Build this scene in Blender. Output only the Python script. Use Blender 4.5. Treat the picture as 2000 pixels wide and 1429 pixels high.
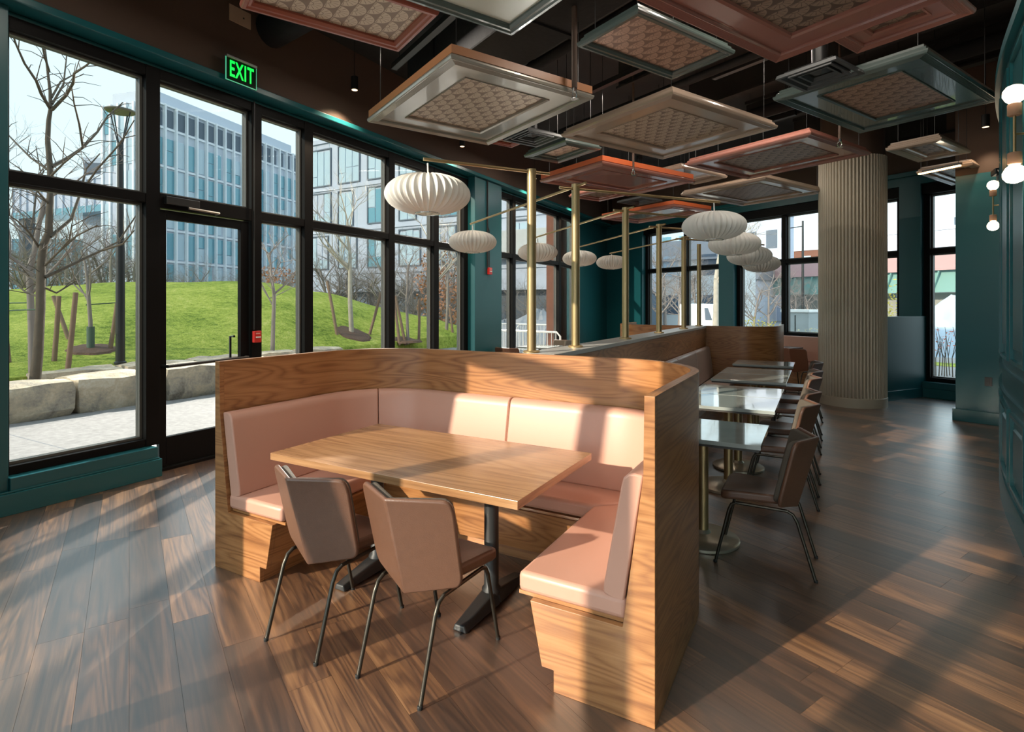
import bpy, bmesh, math, random
from mathutils import Vector, Matrix
from math import sin, cos, pi, radians, tan, atan2, sqrt
for o in list(bpy.data.objects): bpy.data.objects.remove(o, do_unlink=True)
SC = bpy.context.scene
COL = SC.collection
# ------------------------------------------------------------------ camera
CAM_H = 1.62; CAM_F = 1080.0; CAM_Y0 = 595.0; CAM_A = radians(29.0)
cd = bpy.data.cameras.new('camera'); cam = bpy.data.objects.new('camera', cd); COL.objects.link(cam)
cam.location = (0, 0, CAM_H); cam.rotation_euler = (pi/2, 0, CAM_A)
cd.sensor_fit = 'HORIZONTAL'; cd.sensor_width = 36.0; cd.lens = 36.0*CAM_F/2000.0
cd.shift_y = -(714.5-CAM_Y0)/2000.0; cd.clip_start = 0.05; cd.clip_end = 600
SC.camera = cam
# ------------------------------------------------------------------ world, sun, exposure
SUN_E = 5.4
wd = bpy.data.worlds.new('sky'); SC.world = wd; wd.use_nodes = True
wn = wd.node_tree.nodes; wl = wd.node_tree.links; wn.clear()
wo = wn.new('ShaderNodeOutputWorld'); wb = wn.new('ShaderNodeBackground')
wt = wn.new('ShaderNodeTexCoord'); ws = wn.new('ShaderNodeSeparateXYZ'); wr = wn.new('ShaderNodeValToRGB')
wl.new(wt.outputs['Generated'], ws.inputs[0]); wl.new(ws.outputs['Z'], wr.inputs[0])
wr.color_ramp.elements[0].position = 0.0; wr.color_ramp.elements[0].color = (0.74, 0.885, 0.90, 1)
wr.color_ramp.elements[1].position = 0.7; wr.color_ramp.elements[1].color = (0.64, 0.82, 0.93, 1)
wl.new(wr.outputs[0], wb.inputs[0]); wb.inputs[1].default_value = 2.6
wl.new(wb.outputs[0], wo.inputs[0])
def sun(name, travel, energy, color, angle):
    l = bpy.data.lights.new(name, 'SUN'); l.energy = energy; l.color = color; l.angle = angle
    o = bpy.data.objects.new(name, l); COL.objects.link(o)
    o.rotation_euler = Vector(travel).to_track_quat('-Z', 'Y').to_euler(); o.location = (-20, -40, 30)
    return o
sun('sun', (0.438, 0.899, -tan(radians(22.5))), SUN_E, (1.0, 0.88, 0.70), radians(0.9))
# the sun glinting off the glass tower across the lawn, thrown back into the room
gl = bpy.data.lights.new('tower_glint', 'SPOT'); gl.energy = 310000; gl.color = (1.0, 0.95, 0.86); gl.spot_size = radians(26); gl.spot_blend = 0.3; gl.shadow_soft_size = 0.35
go = bpy.data.objects.new('tower_glint', gl); COL.objects.link(go)
GT = 32.0
go.location = (-3.27-0.47*GT, 2.1+0.883*GT, 0.42*GT)
go.rotation_euler = Vector((0.47, -0.883, -0.42)).to_track_quat('-Z', 'Y').to_euler()
SC.view_settings.view_transform = 'Standard'; SC.view_settings.look = 'None'
SC.view_settings.exposure = 0.5; SC.view_settings.gamma = 1.0; SC.view_settings.use_curve_mapping = False
# ------------------------------------------------------------------ mesh helpers
class MB:
    def __init__(self): self.v = []; self.f = []; self.uv = {}
    def add(self, vs, fs, uvs=None):
        b = len(self.v); self.v += [tuple(p) for p in vs]
        for i, f in enumerate(fs):
            self.f.append([b+k for k in f])
            if uvs and uvs[i]: self.uv[len(self.f)-1] = uvs[i]
        return self
    def box(self, x0, x1, y0, y1, z0, z1, rz=0.0, c=None):
        vs = [(x, y, z) for z in (z0, z1) for x, y in ((x0, y0), (x1, y0), (x1, y1), (x0, y1))]
        if rz:
            cx, cy = c if c else ((x0+x1)/2, (y0+y1)/2)
            vs = [(cx+(x-cx)*cos(rz)-(y-cy)*sin(rz), cy+(x-cx)*sin(rz)+(y-cy)*cos(rz), z) for x, y, z in vs]
        return self.add(vs, [(3, 2, 1, 0), (4, 5, 6, 7), (0, 1, 5, 4), (1, 2, 6, 5), (2, 3, 7, 6), (3, 0, 4, 7)])
    def prism(self, poly, z0, z1):
        n = len(poly); vs = [(p[0], p[1], z0) for p in poly]+[(p[0], p[1], z1) for p in poly]
        return self.add(vs, [tuple(range(n-1, -1, -1)), tuple(range(n, 2*n))]+[(i, (i+1) % n, n+(i+1) % n, n+i) for i in range(n)])
    def prism_y(self, poly, y0, y1):   # polygon in x,z extruded along y
        n = len(poly); vs = [(p[0], y0, p[1]) for p in poly]+[(p[0], y1, p[1]) for p in poly]
        return self.add(vs, [tuple(range(n)), tuple(range(2*n-1, n-1, -1))]+[(i, n+i, n+(i+1) % n, (i+1) % n) for i in range(n)])
    def tube(self, pts, r, n=8, caps=True):
        pts = [Vector(p) for p in pts]; m = len(pts)
        rs = r if isinstance(r, (list, tuple)) else [r]*m
        b = len(self.v); t0 = None; nrm = None
        for i, p in enumerate(pts):
            t = (pts[min(i+1, m-1)]-pts[max(i-1, 0)])
            t = t.normalized() if t.length > 1e-9 else Vector((0, 0, 1))
            if nrm is None:
                a = Vector((0, 0, 1)) if abs(t.z) < 0.9 else Vector((1, 0, 0))
                nrm = t.cross(a).normalized()
            else:
                nrm = (nrm-t*nrm.dot(t)); nrm = nrm.normalized() if nrm.length > 1e-6 else t.orthogonal().normalized()
            bi = t.cross(nrm)
            for k in range(n):
                q = p+(nrm*cos(2*pi*k/n)+bi*sin(2*pi*k/n))*rs[i]; self.v.append((q.x, q.y, q.z))
        for i in range(m-1):
            for k in range(n):
                self.f.append([b+i*n+k, b+i*n+(k+1) % n, b+(i+1)*n+(k+1) % n, b+(i+1)*n+k])
        if caps:
            self.f.append([b+k for k in range(n-1, -1, -1)]); self.f.append([b+(m-1)*n+k for k in range(n)])
        return self
    def lathe(self, prof, n=24, c=(0, 0, 0), caps=True):
        b = len(self.v); m = len(prof)
        for r, z in prof:
            for k in range(n): self.v.append((c[0]+r*cos(2*pi*k/n), c[1]+r*sin(2*pi*k/n), c[2]+z))
        for i in range(m-1):
            for k in range(n): self.f.append([b+i*n+k, b+i*n+(k+1) % n, b+(i+1)*n+(k+1) % n, b+(i+1)*n+k])
        if caps:
            self.f.append([b+k for k in range(n-1, -1, -1)]); self.f.append([b+(m-1)*n+k for k in range(n)])
        return self
    def sphere(self, c, r, n=12, m=8, sz=1.0):
        return self.lathe([(max(r*sin(pi*i/m), 0.0005), -r*sz*cos(pi*i/m)) for i in range(m+1)], n, c)
    def ring(self, hx, hy, prof):      # closed profile (inset, z) mitred round a rectangle
        m = len(prof); b = len(self.v)
        for sx, sy in ((-1, -1), (1, -1), (1, 1), (-1, 1)):
            for i, z in prof: self.v.append((sx*(hx-i), sy*(hy-i), z))
        for k in range(4):
            for j in range(m):
                self.f.append([b+k*m+j, b+((k+1) % 4)*m+j, b+((k+1) % 4)*m+(j+1) % m, b+k*m+(j+1) % m])
        return self
    def sweep(self, stations, prof):   # stations (x, y, nx, ny, s); closed profile (offset along n, z); uv u = s
        m = len(prof); b = len(self.v); L = [0.0]
        for j in range(m): a, c = prof[j], prof[(j+1) % m]; L.append(L[-1]+sqrt((a[0]-c[0])**2+(a[1]-c[1])**2))
        for x, y, nx, ny, s in stations:
            for o, z in prof: self.v.append((x+nx*o, y+ny*o, z))
        for i in range(len(stations)-1):
            for j in range(m):
                s0, s1 = stations[i][4], stations[i+1][4]
                self.f.append([b+i*m+j, b+i*m+(j+1) % m, b+(i+1)*m+(j+1) % m, b+(i+1)*m+j])
                self.uv[len(self.f)-1] = [(s0, L[j]), (s0, L[j+1]), (s1, L[j+1]), (s1, L[j])]
        e = (len(stations)-1)*m
        self.f.append([b+j for j in range(m-1, -1, -1)]); self.f.append([b+e+j for j in range(m)])
        return self
    def mesh(self, name, smooth=None, grain=None):
        me = bpy.data.meshes.new(name); me.from_pydata(self.v, [], self.f); me.validate(); me.update()
        bm = bmesh.new(); bm.from_mesh(me); bmesh.ops.recalc_face_normals(bm, faces=bm.faces); bm.to_mesh(me); bm.free()
        if grain is not None:
            ul = me.uv_layers.new(name='UVMap'); g = 'xyz'.index(grain)
            for p in me.polygons:
                nn = [abs(c) for c in p.normal]; d = nn.index(max(nn)); ax = [a for a in (0, 1, 2) if a != d]
                if d == g: a0, a1 = ax
                else: a0 = g; a1 = [a for a in ax if a != g][0]
                for li in p.loop_indices:
                    co = me.vertices[me.loops[li].vertex_index].co; ul.data[li].uv = (co[a0]+0.37*d, co[a1]+0.21*d)
        elif self.uv:
            ul = me.uv_layers.new(name='UVMap')
            if len(me.polygons) == len(self.f):
                for p in me.polygons:
                    u = self.uv.get(p.index)
                    key = {vi: uvv for vi, uvv in zip(self.f[p.index], u)} if u else None
                    for li in p.loop_indices:
                        vi = me.loops[li].vertex_index
                        ul.data[li].uv = key.get(vi, (0, 0)) if key else (me.vertices[vi].co.x, me.vertices[vi].co.z)
        if smooth is not None:
            me.shade_smooth(); me.set_sharp_from_angle(angle=radians(smooth))
        return me
    def build(self, name, mat, parent=None, loc=None, rz=None, smooth=None, bevel=None, grain=None, seg=2):
        me = self.mesh(name, smooth, grain)
        if mat is not None: me.materials.append(mat)
        o = bpy.data.objects.new(name, me); COL.objects.link(o)
        if parent is not None: o.parent = parent
        if loc is not None: o.location = loc
        if rz is not None: o.rotation_euler = (0, 0, rz)
        if bevel:
            bv = o.modifiers.new('bevel', 'BEVEL'); bv.width = bevel; bv.segments = seg; bv.limit_method = 'ANGLE'; bv.angle_limit = radians(38); bv.harden_normals = False
        return o
def tag(o, label=None, cat=None, group=None, kind=None):
    if label: o['label'] = label
    if cat: o['category'] = cat
    if group: o['group'] = group
    if kind: o['kind'] = kind
    return o
def thing(name, label, cat, loc=(0, 0, 0), rz=0.0, group=None):
    o = bpy.data.objects.new(name, None); o.empty_display_size = 0.1; COL.objects.link(o)
    o.location = loc; o.rotation_euler = (0, 0, rz); return tag(o, label, cat, group)
def copy_tree(o, parent=None):
    c = o.copy(); COL.objects.link(c)
    for k in ('label', 'group'):
        pass
    if parent is not None: c.parent = parent
    for ch in list(o.children): copy_tree(ch, c)
    return c
def struct(mb, name, mat, **kw):
    return tag(mb.build(name, mat, **kw), kind='structure')
def Bx(*a, **k): return MB().box(*a, **k)
# ------------------------------------------------------------------ materials
def mk(name, col=(0.8, 0.8, 0.8), rough=0.5, metal=0.0, spec=0.5, bump=0.0, bscale=80.0, var=0.0, vscale=3.0, coat=0.0, emis=None, estr=0.0, trans=0.0):
    m = bpy.data.materials.new(name); m.use_nodes = True; N = m.node_tree.nodes; L = m.node_tree.links
    p = N['Principled BSDF']; p.inputs['Base Color'].default_value = (*col, 1); p.inputs['Roughness'].default_value = rough
    p.inputs['Metallic'].default_value = metal; p.inputs['Specular IOR Level'].default_value = spec
    p.inputs['Coat Weight'].default_value = coat
    if emis: p.inputs['Emission Color'].default_value = (*emis, 1); p.inputs['Emission Strength'].default_value = estr
    tc = N.new('ShaderNodeTexCoord')
    if var:
        nz = N.new('ShaderNodeTexNoise'); nz.inputs['Scale'].default_value = vscale; nz.inputs['Detail'].default_value = 5
        L.new(tc.outputs['Object'], nz.inputs['Vector'])
        mx = N.new('ShaderNodeMix'); mx.data_type = 'RGBA'
        mx.inputs['A'].default_value = (*[max(0, c*(1-var)) for c in col], 1); mx.inputs['B'].default_value = (*[min(1, c*(1+var)) for c in col], 1)
        L.new(nz.outputs['Fac'], mx.inputs['Factor']); L.new(mx.outputs['Result'], p.inputs['Base Color'])
    if bump:
        nb = N.new('ShaderNodeTexNoise'); nb.inputs['Scale'].default_value = bscale; nb.inputs['Detail'].default_value = 3
        L.new(tc.outputs['Object'], nb.inputs['Vector'])
        b = N.new('ShaderNodeBump'); b.inputs['Strength'].default_value = bump; b.inputs['Distance'].default_value = 0.01
        L.new(nb.outputs['Fac'], b.inputs['Height']); L.new(b.outputs['Normal'], p.inputs['Normal'])
    return m
class G:   # tiny node-graph helper
    def __init__(s, m): s.N = m.node_tree.nodes; s.L = m.node_tree.links
    def put(s, sock, val):
        if isinstance(val, bpy.types.NodeSocket): s.L.new(val, sock)
        elif val is not None: sock.default_value = val
    def m(s, op, a, b=None, c=None):
        n = s.N.new('ShaderNodeMath'); n.operation = op
        for i, x in enumerate((a, b, c)): s.put(n.inputs[i], x) if x is not None else None
        return n.outputs[0]
    def vec(s, x, y, z=0.0):
        n = s.N.new('ShaderNodeCombineXYZ'); s.put(n.inputs[0], x); s.put(n.inputs[1], y); s.put(n.inputs[2], z); return n.outputs[0]
    def noise(s, vec, scale=1.0, detail=3.0, rough=0.5, dist=0.0):
        n = s.N.new('ShaderNodeTexNoise'); s.L.new(vec, n.inputs['Vector']); n.inputs['Scale'].default_value = scale
        n.inputs['Detail'].default_value = detail; n.inputs['Roughness'].default_value = rough; n.inputs['Distortion'].default_value = dist; return n.outputs['Fac']
    def ramp(s, fac, stops):
        n = s.N.new('ShaderNodeValToRGB'); s.L.new(fac, n.inputs[0]); e = n.color_ramp.elements
        e[0].position, e[0].color = stops[0][0], (*stops[0][1], 1); e[1].position, e[1].color = stops[-1][0], (*stops[-1][1], 1)
        for p, c in stops[1:-1]: k = e.new(p); k.color = (*c, 1)
        return n.outputs[0]
    def mix(s, f, a, b):
        n = s.N.new('ShaderNodeMix'); n.data_type = 'RGBA'; s.put(n.inputs['Factor'], f)
        for k, x in (('A', a), ('B', b)):
            if isinstance(x, tuple): n.inputs[k].default_value = (*x, 1)
            else: s.L.new(x, n.inputs[k])
        return n.outputs['Result']
def wood(name, stops, rough=0.4, uscale=1.0, vscale=1.0, rings=34.0, rnd=False, attr=False, ringw=0.4, fine=0.3, spec=0.5, tone=0.0, bump=0.15, coat=0.0, k1=(0.55, 3.4), k3=(0.7, 9.0), dist=0.25):
    m = bpy.data.materials.new(name); m.use_nodes = True; g = G(m); p = g.N['Principled BSDF']
    p.inputs['Roughness'].default_value = rough; p.inputs['Specular IOR Level'].default_value = spec
    if coat: p.inputs['Coat Weight'].default_value = coat; p.inputs['Coat Roughness'].default_value = rough*1.0; p.inputs['Coat IOR'].default_value = 2.25
    tc = g.N.new('ShaderNodeTexCoord'); sp = g.N.new('ShaderNodeSeparateXYZ'); g.L.new(tc.outputs['UV'], sp.inputs[0])
    u, v = sp.outputs[0], sp.outputs[1]
    oi = g.N.new('ShaderNodeObjectInfo'); r = oi.outputs['Random']
    if attr:
        at = g.N.new('ShaderNodeAttribute'); at.attribute_name = 'tone'; r = at.outputs['Fac']
    if rnd or attr:
        u = g.m('ADD', u, g.m('MULTIPLY', r, 37.0)); v = g.m('ADD', v, g.m('MULTIPLY', g.m('FRACT', g.m('MULTIPLY', r, 17.3)), 11.0))
    n1 = g.noise(g.vec(g.m('MULTIPLY', u, k1[0]), g.m('MULTIPLY', v, k1[1])), 1.0, 2.0, 0.45, dist)
    ring = g.m('MULTIPLY_ADD', g.m('SINE', g.m('MULTIPLY', n1, rings*2)), 0.5, 0.5)
    ring = g.m('POWER', ring, 0.6)
    n2 = g.noise(g.vec(g.m('MULTIPLY', u, 3.0*uscale), g.m('MULTIPLY', v, 95.0*vscale)), 1.0, 4.0, 0.65)
    n3 = g.noise(g.vec(g.m('MULTIPLY', u, k3[0]), g.m('MULTIPLY', v, k3[1])), 1.0, 3.0, 0.55)
    fac = g.m('ADD', g.m('MULTIPLY', ring, ringw*0.5), g.m('ADD', g.m('MULTIPLY', n2, fine), g.m('MULTIPLY', n3, 1.0-ringw*0.5-fine)))
    if tone:
        fac = g.m('ADD', fac, g.m('MULTIPLY', g.m('SUBTRACT', g.m('FRACT', g.m('MULTIPLY', r, 7.77)), 0.5), tone))
    g.L.new(g.ramp(fac, stops), p.inputs['Base Color'])
    if bump:
        b = g.N.new('ShaderNodeBump'); b.inputs['Strength'].default_value = bump; b.inputs['Distance'].default_value = 0.002
        g.L.new(n2, b.inputs['Height']); g.L.new(b.outputs[0], p.inputs['Normal'])
    return m
def glass(name, tint=(0.93, 0.96, 0.95), refl=0.5):
    m = bpy.data.materials.new(name); m.use_nodes = True; g = G(m); g.N.remove(g.N['Principled BSDF'])
    out = [n for n in g.N if n.type == 'OUTPUT_MATERIAL'][0]
    t = g.N.new('ShaderNodeBsdfTransparent'); t.inputs[0].default_value = (*tint, 1)
    gl = g.N.new('ShaderNodeBsdfGlossy'); gl.inputs['Roughness'].default_value = 0.02
    fr = g.N.new('ShaderNodeFresnel'); fr.inputs[0].default_value = 1.45
    mx = g.N.new('ShaderNodeMixShader'); g.L.new(g.m('MULTIPLY', fr.outputs[0], refl), mx.inputs[0])
    g.L.new(t.outputs[0], mx.inputs[1]); g.L.new(gl.outputs[0], mx.inputs[2]); g.L.new(mx.outputs[0], out.inputs[0])
    return m
M = {}
M['teal'] = mk('teal_paint', (0.010, 0.092, 0.108), 0.34, bump=0.02, bscale=300)
M['teal_trim'] = mk('teal_trim_paint', (0.011, 0.100, 0.115), 0.26)
M['brown'] = mk('brown_paint', (0.085, 0.052, 0.036), 0.75, bump=0.05, bscale=120)
M['black'] = mk('ceiling_black', (0.016, 0.015, 0.014), 0.8, bump=0.2, bscale=40, var=0.4)
M['duct'] = mk('duct_wrap_black', (0.016, 0.016, 0.017), 0.8, spec=0.2, bump=0.5, bscale=18, var=0.3)
M['frame'] = mk('window_frame_bronze', (0.0055, 0.005, 0.005), 0.5, spec=0.12)
M['stop'] = mk('window_gasket_grey', (0.09, 0.088, 0.08), 0.45)
M['glass'] = glass('window_glass_tinted', (0.575, 0.59, 0.59), 0.02)
M['glass_far'] = glass('window_glass_far', (0.76, 0.775, 0.775), 0.05)
M['glass_clear'] = glass('window_glass_clear', (0.97, 0.975, 0.975), 0.2)
M['wood'] = wood('walnut_veneer', [(0.20, (0.125, 0.046, 0.016)), (0.40, (0.25, 0.100, 0.034)), (0.54, (0.355, 0.155, 0.055)), (0.78, (0.48, 0.235, 0.093))], rough=0.36, rings=95, ringw=0.36, fine=0.40, k1=(0.40, 3.4), k3=(0.5, 13.0), dist=0.08)
M['wood_top'] = wood('walnut_laminate', [(0.25, (0.16, 0.075, 0.032)), (0.45, (0.30, 0.150, 0.066)), (0.6, (0.40, 0.215, 0.10)), (0.8, (0.50, 0.29, 0.15))], rough=0.25, rings=70, ringw=0.26, fine=0.42, k1=(0.25, 3.4), k3=(0.5, 12.0), dist=0.1, coat=0.25)
FL = [(0.28, (0.020, 0.0105, 0.007)), (0.44, (0.062, 0.029, 0.0155)), (0.56, (0.135, 0.062, 0.029)), (0.68, (0.27, 0.130, 0.056)), (0.84, (0.42, 0.225, 0.105))]
M['plank'] = wood('vinyl_plank', FL, rough=0.36, rings=60, ringw=0.24, fine=0.40, rnd=True, tone=0.27, spec=0.6, coat=1.0, k1=(0.36, 4.6), k3=(0.36, 14.0), dist=0.10)
M['plank_far'] = wood('vinyl_plank_far', FL, rough=0.36, rings=60, ringw=0.24, fine=0.40, attr=True, tone=0.27, spec=0.6, coat=1.0, k1=(0.36, 4.6), k3=(0.36, 14.0), dist=0.10)
M['slab'] = mk('subfloor', (0.02, 0.013, 0.01), 0.7)
M['pink'] = mk('blush_leather', (0.56, 0.295, 0.215), 0.38, bump=0.05, bscale=260, spec=0.4)
M['pipe'] = mk('blush_seam', (0.33, 0.15, 0.10), 0.5)
M['brown_leather'] = mk('brown_leather', (0.128, 0.060, 0.036), 0.35, bump=0.12, bscale=220, var=0.15, vscale=30)
M['rust_leather'] = mk('rust_leather', (0.27, 0.105, 0.055), 0.42, bump=0.1, bscale=200)
M['tweed'] = mk('taupe_tweed', (0.105, 0.085, 0.066), 0.9, bump=0.6, bscale=420, var=0.35, vscale=300)
M['glide'] = mk('black_glide', (0.01, 0.01, 0.01), 0.6)
M['leg'] = mk('bronze_leg', (0.075, 0.065, 0.052), 0.35, metal=0.8)
M['iron'] = mk('black_iron', (0.02, 0.021, 0.022), 0.42)
M['brass'] = mk('satin_brass', (0.46, 0.325, 0.165), 0.38, metal=0.85)
M['disc'] = mk('pale_bronze', (0.55, 0.49, 0.38), 0.32, metal=0.7)
M['marble'] = mk('grey_marble', (0.30, 0.33, 0.32), 0.06, var=0.35, vscale=4, spec=0.7, coat=0.4)
M['edge'] = mk('dark_table_edge', (0.05, 0.045, 0.042), 0.4)
M['lampshade'] = mk('lamp_skin', (0.80, 0.785, 0.75), 0.6)
_g = G(M['lampshade']); _t = _g.N.new('ShaderNodeBsdfTranslucent'); _t.inputs[0].default_value = (0.85, 0.82, 0.76, 1); _x = _g.N.new('ShaderNodeMixShader'); _x.inputs[0].default_value = 0.25
_g.L.new(_g.N['Principled BSDF'].outputs[0], _x.inputs[1]); _g.L.new(_t.outputs[0], _x.inputs[2]); _g.L.new(_x.outputs[0], [n for n in _g.N if n.type == 'OUTPUT_MATERIAL'][0].inputs[0])
M['white'] = mk('white_plastic', (0.75, 0.74, 0.72), 0.5)
M['column'] = mk('column_beige', (0.50, 0.445, 0.35), 0.5)
M['blackmetal'] = mk('black_metal', (0.015, 0.015, 0.015), 0.4)
M['chrome'] = mk('chrome', (0.7, 0.7, 0.7), 0.15, metal=1.0)
M['red'] = mk('alarm_red', (0.62, 0.03, 0.025), 0.35)
M['aluminium'] = mk('brushed_aluminium', (0.5, 0.5, 0.48), 0.35, metal=0.9)

# ------------------------------------------------------------------ room shell
# left glazed wall along x = -5.66 (local x = world y, local +y = outwards)
LX = -5.66
def left(mb, name, mat, parent=None, **kw):
    if parent is not None: return mb.build(name, mat, parent, **kw)
    return tag(mb.build(name, mat, loc=(LX, 0, 0), rz=pi/2, **kw), kind='structure')
def lstruct(name):
    o = bpy.data.objects.new(name, None); COL.objects.link(o); o.location = (LX, 0, 0); o.rotation_euler = (0, 0, pi/2); return tag(o, kind='structure')
wl_ = MB()
wl_.box(1.10, 1.86, -0.16, 0.16, 0, 3.94)           # pier next to the first window
wl_.box(8.40, 9.36, -0.24, 0.16, 0, 3.94)           # pilaster between the glazed bays
wl_.box(13.56, 16.30, -0.06, 0.2, 0, 3.94)          # solid teal wall up to the far corner
for a, b in ((1.86, 2.955), (4.10, 8.40), (9.36, 13.56)): wl_.box(a, b, -0.19, 0.12, 0, 0.275)
wall_left = left(wl_, 'wall_left', M['teal'], bevel=0.004)
h = MB(); h.box(1.0, 16.3, -0.30, 0.02, 3.94, 4.0); left(h, 'header_box', M['teal_trim'], wall_left, bevel=0.006)
h = MB(); h.tube([(1.86, -0.055, 3.915), (13.56, -0.055, 3.915)], 0.028, 10); left(h, 'bead_moulding', M['teal_trim'], wall_left, smooth=40)
h = MB(); h.box(1.0, 16.3, -0.24, 0.2, 4.0, 5.02); left(h, 'bulkhead', M['brown'], wall_left)
t = MB()
t.prism_y([(1.10, 0), (2.975, 0), (2.975, 0.165), (1.10, 0.165)], -0.225, -0.19); t.box(1.10, 2.965, -0.205, -0.19, 0.165, 0.18)
t.box(4.09, 8.40, -0.225, -0.19, 0, 0.165); t.box(9.36, 13.56, -0.225, -0.19, 0, 0.165); t.box(8.38, 9.38, -0.27, -0.24, 0, 0.165); t.box(13.56, 16.3, -0.09, -0.06, 0, 0.165)
left(t, 'baseboard_left', M['teal_trim'], bevel=0.004)
def frame_bar(mb, x0, x1, z0, z1, d0=-0.09, d1=0.06): mb.box(x0, x1, d0, d1, z0, z1)
def glazed(parent, x0, x1, z0, z1, put, gm='glass'):
    """one light: grey stop bead round the opening and a pane"""
    s = MB(); e = 0.022
    for a, b, c, d in ((x0, x0+e, z0, z1), (x1-e, x1, z0, z1), (x0+e, x1-e, z0, z0+e), (x0+e, x1-e, z1-e, z1)): s.box(a, b, -0.02, 0.05, c, d)
    put(s, 'glazing_bead', M['stop'], parent)
    g = MB(); g.box(x0+e, x1-e, 0.012, 0.018, z0+e, z1-e); put(g, 'pane', M[gm], parent)
def bay(name, xs, z0, z1, zt, put, new, fw=0.065, gm='glass'):
    """xs = mullion centres incl. both ends; transom at zt"""
    w = new(name); f = MB()
    for i, x in enumerate(xs):
        m = MB(); m.box(x-fw, x+fw, -0.09, 0.06, z0, z1); put(m, 'mullion', M['frame'], w, bevel=0.004)
    for i in range(len(xs)-1):
        a, b = xs[i]+fw, xs[i+1]-fw
        for n, (c, d) in (('sill_bar', (z0, z0+0.07)), ('transom', (zt-0.045, zt+0.045)), ('head_bar', (z1-0.10, z1))):
            m = MB(); m.box(a, b, -0.085, 0.055, c, d); put(m, n, M['frame'], w, bevel=0.004)
        glazed(w, a, b, z0+0.07, zt-0.045, put, gm); glazed(w, a, b, zt+0.045, z1-0.10, put, gm)
    return w
lput = lambda mb, name, mat, parent, **kw: mb.build(name, mat, parent, **kw)
bay('window_1', [1.825, 2.965], 0.275, 3.90, 2.635, lput, lstruct)
bay('window_2', [4.08, 4.815, 6.355, 7.455, 8.335], 0.275, 3.90, 2.635, lput, lstruct)
bay('window_3', [9.425, 10.15, 12.50, 13.50], 0.275, 3.90, 2.635, lput, lstruct)
# door with a light above it
d = lstruct('door_1')
a, b = 3.03, 4.015
for n, (x0, x1, z0, z1) in (('door_head', (a, b, 2.56, 2.70)), ('head_bar', (a, b, 3.80, 3.90)), ('threshold', (a, b, 0.0, 0.03))):
    lput(MB().box(x0, x1, -0.09, 0.06, z0, z1), n, M['frame'], d, bevel=0.004)
glazed(d, a, b, 2.70, 3.80, lput)
leaf = MB().box(a+0.01, a+0.075, -0.055, 0.0, 0.035, 2.55).box(b-0.11, b-0.01, -0.055, 0.0, 0.035, 2.55).box(a+0.075, b-0.11, -0.055, 0.0, 2.46, 2.55).box(a+0.075, b-0.11, -0.055, 0.0, 0.035, 0.32)
lf = lput(leaf, 'door_leaf', M['frame'], d, bevel=0.003)
lput(MB().box(a+0.075, b-0.11, -0.03, -0.024, 0.32, 2.46), 'pane', M['glass'], lf)
pb = MB().tube([(a+0.03, -0.055, 1.02), (a+0.05, -0.13, 1.02), (b-0.07, -0.13, 1.04), (b-0.05, -0.055, 1.04)], 0.016, 10)
lput(pb, 'push_bar', M['blackmetal'], d, smooth=40)
hd = MB().tube([(b-0.15, 0.0, 0.95), (b-0.15, 0.07, 0.95), (b-0.15, 0.07, 1.27), (b-0.15, 0.0, 1.27)], 0.013, 8)
lput(hd, 'pull_handle', M['blackmetal'], d, smooth=40)
cl = lput(MB().box(a+0.03, a+0.36, -0.145, -0.09, 2.60, 2.675), 'door_closer', M['blackmetal'], d, bevel=0.006)
lput(MB().tube([(a+0.24, -0.15, 2.585), (a+0.55, -0.17, 2.575), (a+0.56, -0.09, 2.57)], 0.012, 6), 'closer_arm', M['aluminium'], cl)
# ---- far wall
FP = (-5.66, 16.30); FA = atan2(-0.4856, 0.8742)
def fstruct(name):
    o = bpy.data.objects.new(name, None); COL.objects.link(o); o.location = (FP[0], FP[1], 0); o.rotation_euler = (0, 0, FA); return tag(o, kind='structure')
wf = MB(); TH = -0.22
for x0, x1, z0, z1 in ((0, 1.66, 0, 4.0), (4.19, 4.60, 0, 4.0), (6.95, 7.25, 0, 4.0), (8.06, 8.40, 0, 4.0), (9.75, 11.5, 0, 4.0),
                       (1.66, 4.19, 0, 0.95), (4.60, 6.95, 0, 0.95), (7.25, 8.06, 0, 0.95), (8.40, 9.75, 0, 0.27),
                       (1.66, 4.19, 3.76, 4.0), (4.60, 6.95, 3.76, 4.0), (7.25, 8.06, 3.76, 4.0), (8.40, 9.75, 3.76, 4.0)):
    wf.box(x0, x1, TH, 0.15, z0, z1)
wall_far = struct(wf, 'wall_far', M['teal'], loc=(*FP, 0), rz=FA)
MB().box(0, 11.5, -0.30, TH, 3.91, 3.99).build('header_box', M['teal_trim'], wall_far, bevel=0.006)
MB().box(0, 11.5, TH+0.02, 0.15, 4.0, 5.02).build('bulkhead', M['brown'], wall_far)
tag(MB().box(0, 11.5, TH-0.03, TH, 0, 0.165).build('baseboard_far', M['teal_trim'], loc=(*FP, 0), rz=FA, bevel=0.004), kind='structure')
for n, xs, z0 in (('window_4', [1.70, 3.06, 4.15], 0.95), ('window_5', [4.64, 5.76, 6.91], 0.95), ('window_6', [7.29, 8.02], 0.95), ('window_7', [8.44, 9.71], 0.27)):
    w = bay(n, xs, z0, 3.66, 2.56, lput, fstruct, fw=0.05, gm='glass_far')
    MB().box(xs[0]-0.04, xs[-1]+0.04, -0.17, -0.07, 3.57, 3.76).build('blind_housing', M['frame'], w, bevel=0.005)
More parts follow.
